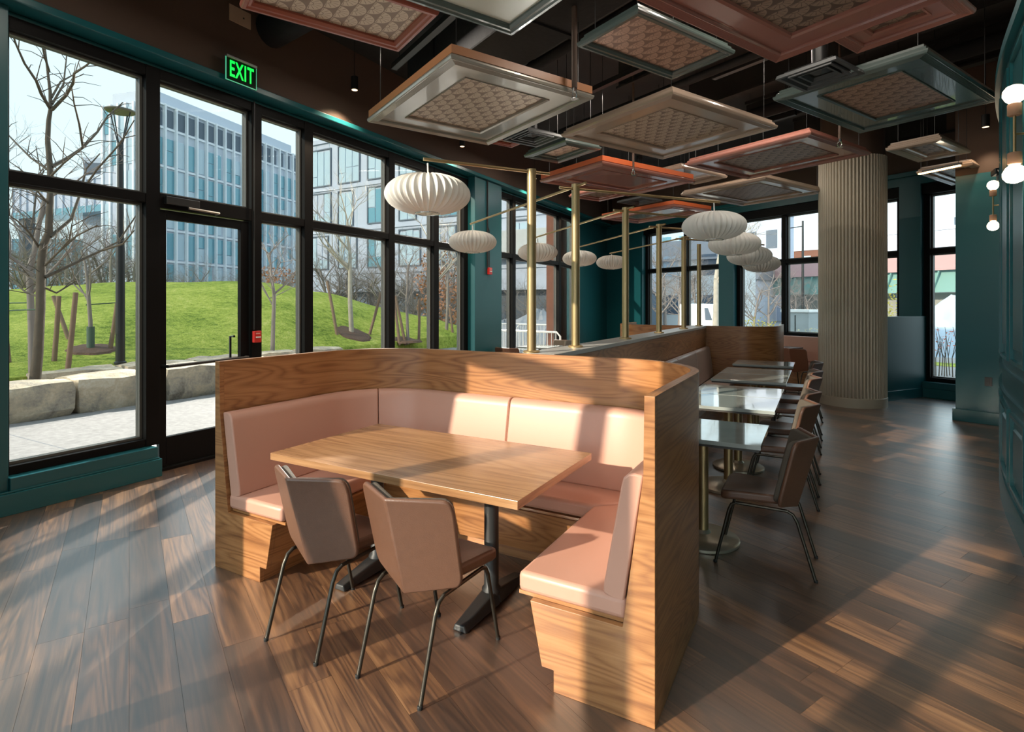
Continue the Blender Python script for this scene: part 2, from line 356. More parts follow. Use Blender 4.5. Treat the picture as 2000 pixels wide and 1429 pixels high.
# ---- near glazed wall behind the camera (the sun comes in here)
BP = (-5.66, 1.75)
def bstruct(name):
    o = bpy.data.objects.new(name, None); COL.objects.link(o); o.location = (BP[0], BP[1], 0); o.rotation_euler = (0, 0, FA); return tag(o, kind='structure')
wb_ = MB()
wb_.box(-0.1, 2.12, -0.2, 0.05, 0, 4.15); wb_.box(2.12, 11.5, -0.2, 0.05, 0, 0.25); wb_.box(-0.1, 11.5, -0.2, 0.05, 4.15, 5.02)
struct(wb_, 'wall_near', M['teal'], loc=(*BP, 0), rz=FA)
bay('window_8', [2.15, 3.22, 4.27, 4.88, 5.95, 7.0, 8.05, 9.1, 10.2], 0.25, 4.15, 2.56, lput, bstruct, gm='glass_clear')
rb = bstruct('added_blinds')  # unseen blind added to block sun through the upper panes
tag(rb, kind='structure')
bc = mk('added_blind_cloth', (0.75, 0.72, 0.66), 0.9); gb = G(bc)  # translucent cloth so the added blind spreads soft light
tl = gb.N.new('ShaderNodeBsdfTranslucent'); tl.inputs[0].default_value = (0.62, 0.58, 0.50, 1); mxs = gb.N.new('ShaderNodeMixShader'); mxs.inputs[0].default_value = 0.5
gb.L.new(gb.N['Principled BSDF'].outputs[0], mxs.inputs[1]); gb.L.new(tl.outputs[0], mxs.inputs[2]); gb.L.new(mxs.outputs[0], [n for n in gb.N if n.type == 'OUTPUT_MATERIAL'][0].inputs[0])
MB().box(3.60, 7.0, 0.10, 0.104, 2.55, 4.15).build('added_blind', bc, rb)
# ---- right wall: gently bowed panelled wall
def rx(y):
    dy = y-5.23
    return 1.238+0.12*dy if dy < 0 else 1.238+0.12*dy+dy*dy/28.0
ys = [3.0+i*(9.6-3.0)/44 for i in range(45)]
def rstations(y0, y1, n):
    out = []; s = 0; px = None
    for i in range(n+1):
        y = y0+(y1-y0)*i/n; x = rx(y); sl = (rx(y+0.01)-rx(y-0.01))/0.02; k = sqrt(1+sl*sl)
        nx, ny = -1/k, sl/k
        if px: s += sqrt((x-px[0])**2+(y-px[1])**2)
        px = (x, y); out.append((x, y, nx, ny, s))
    return out
wr_ = MB(); wr_.sweep(rstations(3.0, 9.62, 44), [(0, 0), (0, 3.6), (-0.16, 3.6), (-0.16, 0)])
wall_right = struct(wr_, 'wall_right', M['teal'], smooth=30)
tr = MB().sweep(rstations(3.0, 9.62, 44), [(0, 0), (0.022, 0), (0.022, 0.17), (0.012, 0.19), (0, 0.19)])
tag(tr.build('baseboard_right', M['teal_trim'], smooth=30), kind='structure')
for z0, z1, dpt in ((0.90, 0.925, 0.022), (1.085, 1.115, 0.022), (3.52, 3.60, 0.05)):
    MB().sweep(rstations(3.0, 9.62, 44), [(0, z0), (dpt, z0), (dpt, z1), (0, z1)]).build('rail_moulding', M['teal'], wall_right, smooth=30)
py = 3.15
while py < 9.3:
    for z0, z1 in ((0.27, 0.83), (1.19, 3.42)):
        y0, y1 = py, py+0.62
        for a, b, c, e in ((y0, y0+0.035, z0, z1), (y1-0.035, y1, z0, z1), (y0+0.035, y1-0.035, z0, z0+0.035), (y0+0.035, y1-0.035, z1-0.035, z1)):
            MB().sweep(rstations(a, b, 1 if b-a < 0.1 else 6), [(0, c), (0.024, c+0.004), (0.024, e-0.004), (0, e)]).build('panel_moulding', M['teal_trim'], wall_right, smooth=25)
        a, b, c, e = y0+0.10, y1-0.10, z0+0.10, z1-0.10
        MB().sweep(rstations(a, b, 5), [(0, c), (0.014, c+0.012), (0.014, e-0.012), (0, e)]).build('raised_panel', M['teal'], wall_right, smooth=25)
    py += 0.78
upr = MB().sweep([(s[0], s[1], s[2], s[3], s[4]) for s in rstations(3.0, 9.62, 30)], [(-0.12, 3.6), (-0.12, 5.02), (-0.2, 5.02), (-0.2, 3.6)])
upr.build('bulkhead', M['brown'], wall_right, smooth=30)
# pier at the end of the bowed wall
PA = radians(-24); PP = (1.684, 9.824)
pr = MB().box(0, 1.3, 0, 0.45, 0, 3.42)
pier = tag(pr.build('wall_pier', M['teal'], loc=(*PP, 0), rz=PA, bevel=0.004), kind='structure')
MB().box(-0.002, 1.3, 0.0, 0.45, 3.42, 5.02).build('bulkhead', M['brown'], pier)
tag(MB().prism_y([(-0.03, 0), (0.78, 0), (0.78, 0.165), (-0.03, 0.165)], -0.03, 0.0).box(-0.03, 0, 0, 0.45, 0, 0.165).build('baseboard_pier', M['teal_trim'], loc=(*PP, 0), rz=PA, bevel=0.004), kind='structure')
# room closing walls out of view
c = MB(); c.box(2.86, 3.0, 9.2, 12.2, 0, 5.02); struct(c, 'wall_side', M['teal'])
c = MB(); c.box(1.0, 5.2, 2.85, 2.98, 0, 5.02); struct(c, 'wall_nook', M['teal'])
c = MB(); c.box(5.2, 5.35, -5.5, 2.98, 0, 5.02); struct(c, 'wall_end', M['teal'])
c = MB(); c.prism([(-5.9, 1.75), (5.35, -4.5), (5.35, 10.3), (-5.9, 16.6)], 5.0, 5.15); ceiling = struct(c, 'ceiling', M['black'])
# ------------------------------------------------------------------ floor: planks laid along the far wall's direction
FB = radians(-26.3)
room = [(-5.60, 1.70), (-3.0, 0.27), (-1.2, -0.73), (1.5, -2.2), (5.2, -4.2), (5.2, 2.95), (1.0, 2.95), (1.04, 3.6), (1.238, 5.23), (1.6, 7.3), (2.05, 8.7), (2.9, 9.55), (2.9, 11.7), (-5.58, 16.36)]
sl = MB(); sl.prism(room, -0.16, -0.007)
floor = struct(sl, 'floor', M['slab'])
def clip(poly, ring):
    out = poly
    for i in range(len(ring)):
        a, b = ring[i], ring[(i+1) % len(ring)]; inp = out; out = []
        side = lambda p: (b[0]-a[0])*(p[1]-a[1])-(b[1]-a[1])*(p[0]-a[0])
        for j in range(len(inp)):
            p, q = inp[j], inp[(j+1) % len(inp)]; sp, sq = side(p), side(q)
            if sp >= 0: out.append(p)
            if sp*sq < 0: t_ = sp/(sp-sq); out.append((p[0]+(q[0]-p[0])*t_, p[1]+(q[1]-p[1])*t_))
        if not out: return []
    return out
hull = [(-5.60, 1.70), (5.2, -4.3), (5.2, 10.4), (-5.58, 16.36)]
PW, PL = 0.182, 1.22
cF, sF = cos(FB), sin(FB)
rng = random.Random(5)
def toW(u, v): return (u*cF-v*sF, u*sF+v*cF)
def proj(p, z=0.0):
    f = -p[0]*sin(CAM_A)+p[1]*cos(CAM_A); r = p[0]*cos(CAM_A)+p[1]*sin(CAM_A)
    return (1000+CAM_F*r/f, CAM_Y0+CAM_F*(CAM_H-z)/f) if f > 0.3 else None
cand = []
for k in range(-45, 110):
    off = rng.random()*PL
    for j in range(-12, 14):
        u0 = off+j*PL; v0 = k*PW
        q = [toW(u0, v0), toW(u0+PL, v0), toW(u0+PL, v0+PW), toW(u0, v0+PW)]
        cx = sum(p[0] for p in q)/4; cy = sum(p[1] for p in q)/4
        if cx < -6.6 or cx > 5.6 or cy < -5 or cy > 17: continue
        cp = clip(q, hull)
        if len(cp) < 3: continue
        full = len(cp) == 4 and max(abs(cp[i][0]-q[i][0])+abs(cp[i][1]-q[i][1]) for i in range(4)) < 1e-6
        if 3 < cy < 9.5 and cx > rx(cy)+0.75: continue
        # size on the picture, on a coarse grid of points
        vis = 0
        for iu in range(6):
            for iv in range(2):
                p = toW(u0+PL*(iu+0.5)/6, v0+PW*(iv+0.5)/2); s_ = proj(p)
                if s_ and 0 < s_[0] < 2000 and s_[1] < 1429:
                    f = -p[0]*sin(CAM_A)+p[1]*cos(CAM_A); vis += 1/(f*f*f)
        cand.append((vis, u0, v0, cp, full))
cand.sort(key=lambda t_: -t_[0])
g_ = 0.0005
fp = MB().box(g_, PL-g_, g_, PW-g_, -0.006, 0.0)
fm = fp.mesh('plank', None, 'x'); fm.materials.append(M['plank'])
for vis, u0, v0, cp, full in cand[:300]:
    if full:
        o = bpy.data.objects.new('plank', fm); x, y = toW(u0, v0); o.location = (x, y, 0); o.rotation_euler = (0, 0, FB)
    else:
        loc = [((p[0]*cF+p[1]*sF)-u0, (-p[0]*sF+p[1]*cF)-v0) for p in cp]
        me = MB().prism([(min(max(a, g_), PL-g_), min(max(b, g_), PW-g_)) for a, b in loc], -0.006, 0.0).mesh('plank', None, 'x'); me.materials.append(M['plank'])
        o = bpy.data.objects.new('plank', me); x, y = toW(u0, v0); o.location = (x, y, 0); o.rotation_euler = (0, 0, FB)
    COL.objects.link(o); o.parent = floor
rest = MB(); tones = []
for vis, u0, v0, cp, full in cand[300:]:
    loc = [((p[0]*cF+p[1]*sF), (-p[0]*sF+p[1]*cF)) for p in cp]
    loc = [(min(max(a, u0+g_), u0+PL-g_), min(max(b, v0+g_), v0+PW-g_)) for a, b in loc]
    n0 = len(rest.f); rest.prism(loc, -0.006, 0.0); tones += [rng.random()]*(len(rest.f)-n0)
me = rest.mesh('far_planks', None, 'x'); at = me.attributes.new('tone', 'FLOAT', 'FACE'); at.data.foreach_set('value', tones[:len(me.polygons)])
me.materials.append(M['plank_far']); o = bpy.data.objects.new('far_planks', me); COL.objects.link(o); o.rotation_euler = (0, 0, FB); o.parent = floor; o['kind'] = 'stuff'

# ------------------------------------------------------------------ curved booth
BA, BD, BR = 1.365, 1.42, 0.60
BL1, BLA, BLB = BD-BR, pi/2*BR, 2*BA-2*BR
BTOT = 2*BL1+2*BLA+BLB
def bst(s):
    if s <= BL1: return (BA, s, -1.0, 0.0, s)
    t_ = s-BL1
    if t_ <= BLA:
        th = t_/BR; return (BA-BR+BR*cos(th), BD-BR+BR*sin(th), -cos(th), -sin(th), s)
    t_ -= BLA
    if t_ <= BLB: return (BA-BR-t_, BD, 0.0, -1.0, s)
    t_ -= BLB
    if t_ <= BLA:
        th = pi/2+t_/BR; return (-BA+BR+BR*cos(th), BD-BR+BR*sin(th), -cos(th), -sin(th), s)
    t_ -= BLA
    return (-BA, BD-BR-t_, 1.0, 0.0, s)
def bpath(s0, s1):
    ks = [0, BL1, BL1+BLA, BL1+BLA+BLB, BL1+2*BLA+BLB, BTOT]; pts = [s0]
    for i in range(5):
        a, b = ks[i], ks[i+1]; n = 14 if i in (1, 3) else 2
        for k in range(n+1):
            s = a+(b-a)*k/n
            if s0+1e-4 < s < s1-1e-4 and s-pts[-1] > 1e-4: pts.append(s)
    pts.append(s1); return [bst(s) for s in pts]
def make_booth(label):
    b = thing('curved_booth', label, 'booth')
    MB().sweep(bpath(0.02, BTOT-0.02), [(0, 0), (0.042, 0), (0.042, 1.27), (0, 1.27)]).build('back_panel', M['wood'], b, smooth=30)
    for sgn in (1, -1):
        pf = [(0, 0), (0.425, 0), (0.425, 0.09), (0.48, 0.09), (0.535, 0.355), (0.128, 0.355), (0.046, 0.955), (0.042, 1.27), (0, 1.27)]
        MB().prism_y([(sgn*(BA-o), z) for o, z in pf], -0.012, 0.02).build('end_panel', M['wood'], b, grain='x', bevel=0.002)
    sq = lambda o: [(BA-o, 0.02), (BA-o, BD-o), (-BA+o, BD-o), (-BA+o, 0.02)]
    bs = MB(); pf = [(0.35, 0.0), (0.425, 0.0), (0.425, 0.09), (0.48, 0.09), (0.535, 0.355), (0.35, 0.355)]; m_ = len(pf)
    vs = []; 
    for k in range(4):
        for o, z in pf: x, y = sq(o)[k]; vs.append((x, y, z))
    fs = [(k*m_+j, k*m_+(j+1) % m_, (k+1)*m_+(j+1) % m_, (k+1)*m_+j) for k in range(3) for j in range(m_)]
    bs.add(vs, fs); bs.build('base', M['wood'], b, grain='x')
    io = 0.60; ib = 0.52
    ring_o = lambda o, s0, s1: [(s[0]+s[2]*o, s[1]+s[3]*o) for s in bpath(s0, s1)]
    mid = BTOT/2; c1 = BL1+BLA/2; c2 = BTOT-c1; gp = 0.003
    ic = (BA-io, BD-ib)
    board = ring_o(0.046, 0.02, BTOT-0.02)+[(-BA+io+0.005, 0.02), (-BA+io+0.005, BD-ib-0.005), (BA-io-0.005, BD-ib-0.005), (BA-io-0.005, 0.02)]
    MB().prism(board, 0.356, 0.372).build('seat_board', M['wood'], b, grain='x')
    seats = [ring_o(0.115, 0.0, c1-gp)+[(ic[0], ic[1]-gp), (ic[0], 0.0)],
             ring_o(0.115, c1+gp, mid-gp)+[(gp, BD-ib), (ic[0]-gp*2, ic[1])],
             ring_o(0.115, mid+gp, c2-gp)+[(-ic[0]+gp*2, ic[1]), (-gp, BD-ib)],
             ring_o(0.115, c2+gp, BTOT)+[(-ic[0], 0.0), (-ic[0], ic[1]-gp)]]
    for sp in seats:
        MB().prism(sp, 0.374, 0.462).build('seat_cushion', M['pink'], b, bevel=0.022, smooth=40, seg=3)
    pf = [(0.125, 0.463), (0.205, 0.463), (0.135, 0.905), (0.128, 0.935), (0.108, 0.953), (0.085, 0.958), (0.05, 0.955)]
    pf2 = [(0.13, 0.43), (0.215, 0.462), (0.212, 0.50), (0.14, 0.90), (0.131, 0.935), (0.11, 0.954), (0.085, 0.959), (0.05, 0.955)]
    for s0, s1 in ((0.005, c1-gp), (c1+gp, mid-gp*1.5), (mid+gp*1.5, c2-gp), (c2+gp, BTOT-0.005)):
        MB().sweep(bpath(s0, s1), pf2).build('back_cushion', M['pink'], b, smooth=50, bevel=0.008)
    MB().tube([(0, BD-0.13, 0.94), (0, BD-0.20, 0.5)], 0.005, 6).build('seam', M['pipe'], b)
    return b
booth = make_booth('U-shaped walnut booth with blush leather seats in the foreground')
booth.location = (-1.91, 2.12, 0)
booth2 = copy_tree(booth); booth2.location = (-1.91, 11.04, 0); booth2.rotation_euler = (0, 0, pi)
booth2['label'] = 'far walnut booth at the other end of the post partition, back turned'
# ------------------------------------------------------------------ booth table
def booth_table():
    t = thing('booth_table', 'rectangular walnut table standing inside the foreground booth', 'table', (-1.965, 2.575, 0))
    MB().box(-0.815, 0.815, -0.45, 0.45, 0.722, 0.762).build('table_top', M['wood_top'], t, grain='x', bevel=0.0015)
    for sx in (-0.41, 0.41):
        MB().lathe([(0.052, 0.06), (0.052, 0.085), (0.04, 0.10), (0.039, 0.70), (0.06, 0.71), (0.06, 0.722)], 20, (sx, 0, 0)).build('pole', M['iron'], t, smooth=40)
        f = MB(); pts = []
        for y in (-0.31, 0.31):
            s = 1 if y > 0 else -1
            f.add([(sx-0.042, y, 0), (sx+0.042, y, 0), (sx+0.06, 0, 0.012), (sx-0.06, 0, 0.012), (sx-0.028, y, 0.035), (sx+0.028, y, 0.035), (sx+0.042, 0, 0.085), (sx-0.042, 0, 0.085)],
                  [(0, 1, 2, 3), (4, 5, 6, 7), (0, 1, 5, 4), (1, 2, 6, 5), (2, 3, 7, 6), (3, 0, 4, 7)])
        f.build('foot_base', M['iron'], t, bevel=0.008)
        MB().box(sx-0.06, sx+0.06, -0.30, 0.30, 0.712, 0.722).build('top_plate', M['iron'], t)
    return t
booth_table()
# ------------------------------------------------------------------ chairs
def rounded_poly(pts, r, n=4):
    out = []; k = len(pts)
    for i in range(k):
        p0, p, p1 = Vector(pts[i-1]), Vector(pts[i]), Vector(pts[(i+1) % k]); rr = r[i] if isinstance(r, (list, tuple)) else r
        a = (p0-p); b = (p1-p); d_ = min(rr, a.length*0.49, b.length*0.49)
        if d_ < 1e-5: out.append(tuple(p)); continue
        a = p+a.normalized()*d_; b = p+b.normalized()*d_
        for j in range(n+1):
            s = j/n; out.append(tuple(a*(1-s)**2+p*2*s*(1-s)+b*s*s))
    return out
def back_half(sgn, off, inset, th):
    """one wing of the V-bent backrest; polygon in wing coordinates mapped to 3-D"""
    def P(u, v):   # u 0..1 out from the crease, v 0..1 up
        ct = Vector((0, -0.285, 0.815)); cb = Vector((0, -0.165, 0.368)); wt = Vector((0.262, -0.165, 0.818)); wb2 = Vector((0.250, -0.075, 0.425))
        return (cb*(1-v)+ct*v)*(1-u)+(wb2*(1-v)+wt*v)*u
    nrm = (P(1, 0.5)-P(0, 0.5)).cross(P(0.5, 1)-P(0.5, 0)).normalized()
    if nrm.y > 0: nrm = -nrm       # outwards = behind the sitter
    ol = rounded_poly([(0, inset), (1-inset, inset), (1-inset, 1-inset), (0, 1-inset)], [0, 0.16, 0.17, 0], 5)
    A_ = [P(u, v)+nrm*off for u, v in ol]; B_ = [P(u, v)+nrm*(off-th) for u, v in ol]
    for q in (A_, B_):
        for i, (u, v) in enumerate(ol):
            if u < 1e-6: q[i].x = 0
    f = lambda p: (p.x*sgn, p.y, p.z)
    return [f(p) for p in A_], [f(p) for p in B_], ol
def back_mesh(off, inset, th):
    mb = MB()
    for sgn in (1, -1):
        A_, B_, ol = back_half(sgn, off, inset, th); n = len(A_)
        fs = [tuple(range(n)), tuple(range(2*n-1, n-1, -1))]
        for i in range(n):
            j = (i+1) % n
            if ol[i][0] < 1e-6 and ol[j][0] < 1e-6: continue
            fs.append((i, n+i, n+j, j))
        mb.add(A_+B_, fs)
    return mb
def finish_back(mb, name, mat, parent, bevel):
    me = bpy.data.meshes.new(name); me.from_pydata(mb.v, [], mb.f)
    bm = bmesh.new(); bm.from_mesh(me); bmesh.ops.remove_doubles(bm, verts=bm.verts, dist=1e-4); bmesh.ops.recalc_face_normals(bm, faces=bm.faces)
    bm.to_mesh(me); bm.free(); me.shade_smooth(); me.set_sharp_from_angle(angle=radians(18)); me.materials.append(mat)
    o = bpy.data.objects.new(name, me); COL.objects.link(o); o.parent = parent
    bv = o.modifiers.new('bevel', 'BEVEL'); bv.width = bevel; bv.segments = 3; bv.limit_method = 'ANGLE'; bv.angle_limit = radians(40)
    return o
def make_chair(shell, pad):
    c = thing('dining_chair', 'chair', 'chair')
    bsh = finish_back(back_mesh(0.010, 0.0, 0.024), 'backrest_shell', shell, c, 0.010)
    finish_back(back_mesh(-0.015, 0.035, 0.034), 'backrest_pad', pad, bsh, 0.012)
    seat = rounded_poly([(-0.225, 0.255), (-0.165, -0.10), (0.165, -0.10), (0.225, 0.255)], [0.07, 0.05, 0.05, 0.07], 5)
    vs = []; n = len(seat)
    def zt(x, y): return 0.448+0.03*abs(x)/0.22-0.10*max(0.0, y-0.14)**1.0*(1 if y > 0.14 else 0)
    mb = MB(); mb.add([(x, y, zt(x, y)-0.055) for x, y in seat]+[(x, y, zt(x, y)) for x, y in seat]+[(0, 0.06, 0.445), (0, 0.06, 0.395)],
                      [(i, (i+1) % n, n+(i+1) % n, n+i) for i in range(n)]+[(n+i, n+(i+1) % n, 2*n) for i in range(n)]+[((i+1) % n, i, 2*n+1) for i in range(n)])
    mb.build('seat', shell, c, smooth=35, bevel=0.016, seg=3)
    for s in (1, -1):
        fl = [(0.185*s, 0.285, 0.0), (0.18*s, 0.205, 0.345), (0.178*s, 0.19, 0.378), (0.176*s, 0.165, 0.39)]
        rl = [(0.178*s, -0.272, 0.0), (0.176*s, -0.175, 0.33), (0.176*s, -0.152, 0.372), (0.176*s, -0.12, 0.388)]
        for lg in (fl, rl):
            lo_ = MB().tube(lg, 0.0095, 10).build('leg', M['leg'], c, smooth=60)
            MB().lathe([(0.0115, 0.0), (0.0115, 0.012), (0.0098, 0.014)], 10, lg[0]).build('glide', M['glide'], lo_)
        MB().tube([(0.176*s, 0.165, 0.39), (0.176*s, -0.12, 0.388)], 0.0095, 10).build('seat_rail', M['leg'], c, smooth=60)
    return c
chair0 = make_chair(M['brown_leather'], M['tweed'])
used = [False]
def place_chair(x, y, rz, label, group=None, src=None):
    if src is None and not used[0]: c = chair0; used[0] = True
    else: c = copy_tree(src or chair0)
    c.location = (x, y, 0); c.rotation_euler = (0, 0, rz); c['label'] = label
    if group: c['group'] = group
    elif 'group' in c: del c['group']
    return c
GR = 'brown leather dining chairs'
place_chair(-2.145, 2.025, radians(-2), 'brown leather chair at the booth table, left one, tweed inner back', GR)
place_chair(-1.56, 2.04, radians(-3), 'brown leather chair at the booth table, right one nearest the camera', GR)
for i, (y, lab) in enumerate([(3.86, 'nearest chair of the row beside the marble tables, seen side-on'), (5.14, 'second chair from the front in the row beside the marble tables'),
                              (5.86, 'third chair from the front in the row beside the marble tables'), (7.0, 'fourth chair from the front in the row beside the marble tables'),
                              (7.72, 'fifth chair from the front in the row beside the marble tables'), (8.88, 'last chair of the row beside the marble tables, next to the column')]):
    place_chair(-0.285+0.012*i, y, radians(90), lab, GR)
rust = make_chair(M['rust_leather'], M['rust_leather'])
place_chair(-1.14, 11.98, radians(-24), 'rust brown chair left of the small dark table before the pink bench', GR, src=rust)
place_chair(-0.32, 11.62, radians(-33), 'rust brown chair half hidden by the fluted column at the far table', GR, src=rust)
for ch in list(rust.children_recursive): bpy.data.objects.remove(ch, do_unlink=True)
bpy.data.objects.remove(rust, do_unlink=True)
for x, y, rz, lab in ((-5.12, 9.2, 0, 'dark chair back just above the partition, nearest by the side windows'), (-5.08, 11.42, pi, 'dark chair facing the camera at the far side window table'), (-4.3, 10.3, pi/2, 'dark chair on the aisle side of the window table')):
    place_chair(x, y, rz, lab, GR)
# ------------------------------------------------------------------ long partition with bench
pt = thing('post_partition', 'long low walnut partition with a flat stone cap running behind the booth', 'partition', (-1.76, 0, 0))
MB().box(-0.12, 0.12, 3.56, 9.60, 0, 1.235).build('body', M['wood'], pt, grain='y')
MB().box(-0.13, 0.13, 3.56, 9.60, 1.235, 1.27).build('cap', mk('cap_grey', (0.42, 0.42, 0.41), 0.3), pt, bevel=0.003)
bn = thing('wall_bench', 'taupe leather bench along the right side of the post partition', 'bench', (-1.64, 0, 0))
M['taupe'] = mk('taupe_leather', (0.36, 0.27, 0.235), 0.35, bump=0.06, bscale=220)
MB().box(0.01, 0.44, 3.60, 9.52, 0, 0.36).build('base', M['wood'], bn, grain='y')
yy = 3.62
for i in range(5):
    y1 = yy+1.17
    MB().box(0.02, 0.49, yy+0.003, y1-0.003, 0.362, 0.45).build('seat_cushion', M['taupe'], bn, bevel=0.02, seg=3, smooth=40)
    mb = MB(); pf = [(0.012, 0.46), (0.15, 0.46), (0.09, 0.93), (0.03, 0.95)]
    mb.add([(o, yy+0.003, z) for o, z in pf]+[(o, y1-0.003, z) for o, z in pf], [(0, 1, 2, 3), (7, 6, 5, 4)]+[(j, 4+j, 4+(j+1) % 4, (j+1) % 4) for j in range(4)])
    mb.build('back_cushion', M['taupe'] if i < 4 else M['taupe'], bn, bevel=0.018, seg=3, smooth=40); yy = y1
# ------------------------------------------------------------------ marble tables
def make_marble():
    t = thing('marble_table', 'x', 'table')
    MB().box(-0.395, 0.395, -0.335, 0.335, 0.738, 0.765).build('table_top', M['marble'], t, bevel=0.002)
    MB().box(-0.385, 0.385, -0.325, 0.325, 0.722, 0.738).build('edge', M['edge'], t)
    MB().lathe([(0.038, 0.04), (0.038, 0.70), (0.09, 0.712), (0.09, 0.722)], 20).build('pole', M['brass'], t, smooth=40)
    MB().lathe([(0.235, 0.0), (0.24, 0.006), (0.24, 0.022), (0.225, 0.032), (0.10, 0.046), (0.055, 0.055), (0.04, 0.075)], 40).build('base', M['disc'], t, smooth=30)
    return t
mt0 = make_marble()
for i, (y, lab) in enumerate([(3.985, 'nearest marble table right behind the booth end, brass disc base'), (5.225, 'second marble table from the booth, paired with the third'), (5.91, 'third marble table from the booth, paired with the second'),
                              (7.06, 'fourth marble table from the booth, paired with the fifth'), (7.75, 'fifth marble table from the booth, paired with the fourth'), (8.92, 'last marble table of the row, before the far booth')]):
    m_ = mt0 if i == 0 else copy_tree(mt0)
    m_.location = (-0.70, y, 0); m_['label'] = lab; m_['group'] = 'marble tables along the bench'
# ------------------------------------------------------------------ brass posts and saucer pendants
POSTS = [(-1.845, 3.625), (-1.755, 4.25), (-1.73, 5.52), (-1.725, 6.86), (-1.72, 8.27), (-1.715, 9.42)]
LAMPS_R = [None, (-0.85, 5.40), (-0.85, 6.82), (-0.82, 8.10), (-0.80, 9.62), None]
LAMPS_L = [(-2.30, 2.98), (-3.62, 5.56), (-3.53, 7.13), (-3.53, 8.72), (-3.42, 10.05), None]
LZ = [2.36, 2.37, 2.37, 2.40, 2.42]
RZ = [None, 2.35, 2.32, 2.28, 2.27]
def shade_mesh():
    prof = []; R, hh = 0.2875, 0.133
    nr = 36; sub = 4; n = nr*sub; vs = []; rows = 22
    for i in range(rows+1):
        a = -pi/2*0.86+(pi/2*0.86+pi/2*0.93)*i/rows
        r = R*abs(cos(a))**0.82; z = hh*sin(a) if a > 0 else hh*0.98*sin(a)
        for k in range(n):
            ph = (k % sub)/sub; dip = 0.046*sin(pi*ph)*(cos(a)**0.45)
            rr = r*(1-dip*1.6); th = 2*pi*k/n
            vs.append((rr*cos(th), rr*sin(th), z*(1-dip*1.4)))
    fs = [(i*n+k, i*n+(k+1) % n, (i+1)*n+(k+1) % n, (i+1)*n+k) for i in range(rows) for k in range(n)]
    me = bpy.data.meshes.new('shade'); me.from_pydata(vs, [], fs); me.shade_smooth(); me.set_sharp_from_angle(angle=radians(14)); me.materials.append(M['lampshade']); return me, R*abs(cos(-pi/2*0.86))**0.82, hh
SHM, RB, HH = shade_mesh()
names6 = ['nearest', 'second', 'third', 'fourth', 'fifth', 'farthest']
RODZ = 2.585; PTOP = 2.615
pend0 = [None]
def pendant(x, y, z, label):
    p = thing('saucer_pendant', label, 'lamp', (x, y, z), 0, 'ribbed white saucer pendants')
    o = bpy.data.objects.new('shade', SHM); COL.objects.link(o); o.parent = p
    MB().tube([(RB*cos(2*pi*k/20), RB*sin(2*pi*k/20), -0.127) for k in range(21)], 0.004, 6).build('bottom_ring', M['chrome'], p, smooth=60)
    MB().lathe([(0.05, 0.128), (0.045, 0.136), (0.006, 0.142)], 16).build('top_cap', M['white'], p, smooth=40)
    MB().tube([(0, 0, 0.14), (0.004, 0, (RODZ-z)*0.5), (0, 0, RODZ-z-0.012)], 0.006, 6).build('cord', M['white'], p, smooth=60)
    return p
for i, (px_, py_) in enumerate(POSTS):
    p = thing('brass_post', names6[i]+' of the six brass posts standing on the partition cap', 'post', (px_, py_, 1.27), 0, 'brass posts on the partition')
    MB().tube([(0, 0, 0.008), (0, 0, PTOP-1.27)], 0.034, 20).build('pole', M['brass'], p, smooth=60)
    MB().lathe([(0.062, 0.0), (0.062, 0.01), (0.056, 0.016)], 24).build('flange', M['brass'], p, smooth=40)
    for side, lst, zs in (('left', LAMPS_L, LZ), ('right', LAMPS_R, RZ)):
        l = lst[i]
        if not l:
            continue
        dx, dy = l[0]-px_, l[1]-py_; dl = sqrt(dx*dx+dy*dy); ux, uy = dx/dl, dy/dl
        zo = RODZ-1.27+(0.012 if side == 'left' else -0.008)
        ext = 0.14 if i else 0.06
        MB().tube([(-ux*0.15, -uy*0.15, zo), (dx+ux*ext*0.5, dy+uy*ext*0.5, zo)], 0.0115, 12).build('rod', M['brass'], p, smooth=60)
        pendant(l[0], l[1], zs[i], 'ribbed white saucer pendant, '+{('left', 0): 'large nearest one hanging before the side window', ('left', 1): 'second of the left row, over the side aisle', ('left', 2): 'third of the left row, partly behind the nearest post', ('left', 3): 'fourth of the left row, partly behind the second post', ('left', 4): 'farthest of the left row beside the third post',
                ('right', 1): 'nearest of the right row over the marble tables', ('right', 2): 'second of the right row over the marble tables', ('right', 3): 'third of the right row over the marble tables', ('right', 4): 'farthest of the right row over the marble tables'}[(side, i)])
# ------------------------------------------------------------------ fluted column, low wall
co = thing('fluted_column', 'tall round beige column with fine vertical flutes and a plain base', 'column', (0.48, 10.64, 0))
R0 = 0.485; nf = 60; vs = []; n = nf*6
prof = [1.0, 1.0, 0.985, 0.925, 0.925, 0.985]
mb = MB(); b_ = []
for z in (0.15, 3.97):
    for k in range(n): r = R0*prof[k % 6]; b_.append((r*cos(2*pi*k/n), r*sin(2*pi*k/n), z))
mb.add(b_, [(k, (k+1) % n, n+(k+1) % n, n+k) for k in range(n)]+[tuple(range(2*n-1, n-1, -1))]); mb.build('fluted_shaft', M['column'], co)
MB().lathe([(R0+0.006, 0.0), (R0+0.006, 0.145), (R0-0.002, 0.152)], 64).build('base', M['column'], co, smooth=40)
MB().lathe([(R0-0.03, 3.95), (R0-0.03, 4.99)], 40).build('upper_shaft', M['brown'], co, smooth=40)
lw = MB(); la = atan2(12.085-11.21, 1.641-1.028)
lwo = tag(lw.box(-0.25, 1.15, 0.0, 0.13, 0, 1.42).build('wall_low', M['teal'], loc=(1.028, 11.21, 0), rz=la, bevel=0.006), kind='structure')
MB().box(-0.25, 1.08, -0.025, 0.0, 0, 0.165).build('skirting', M['teal_trim'], lwo, bevel=0.004)
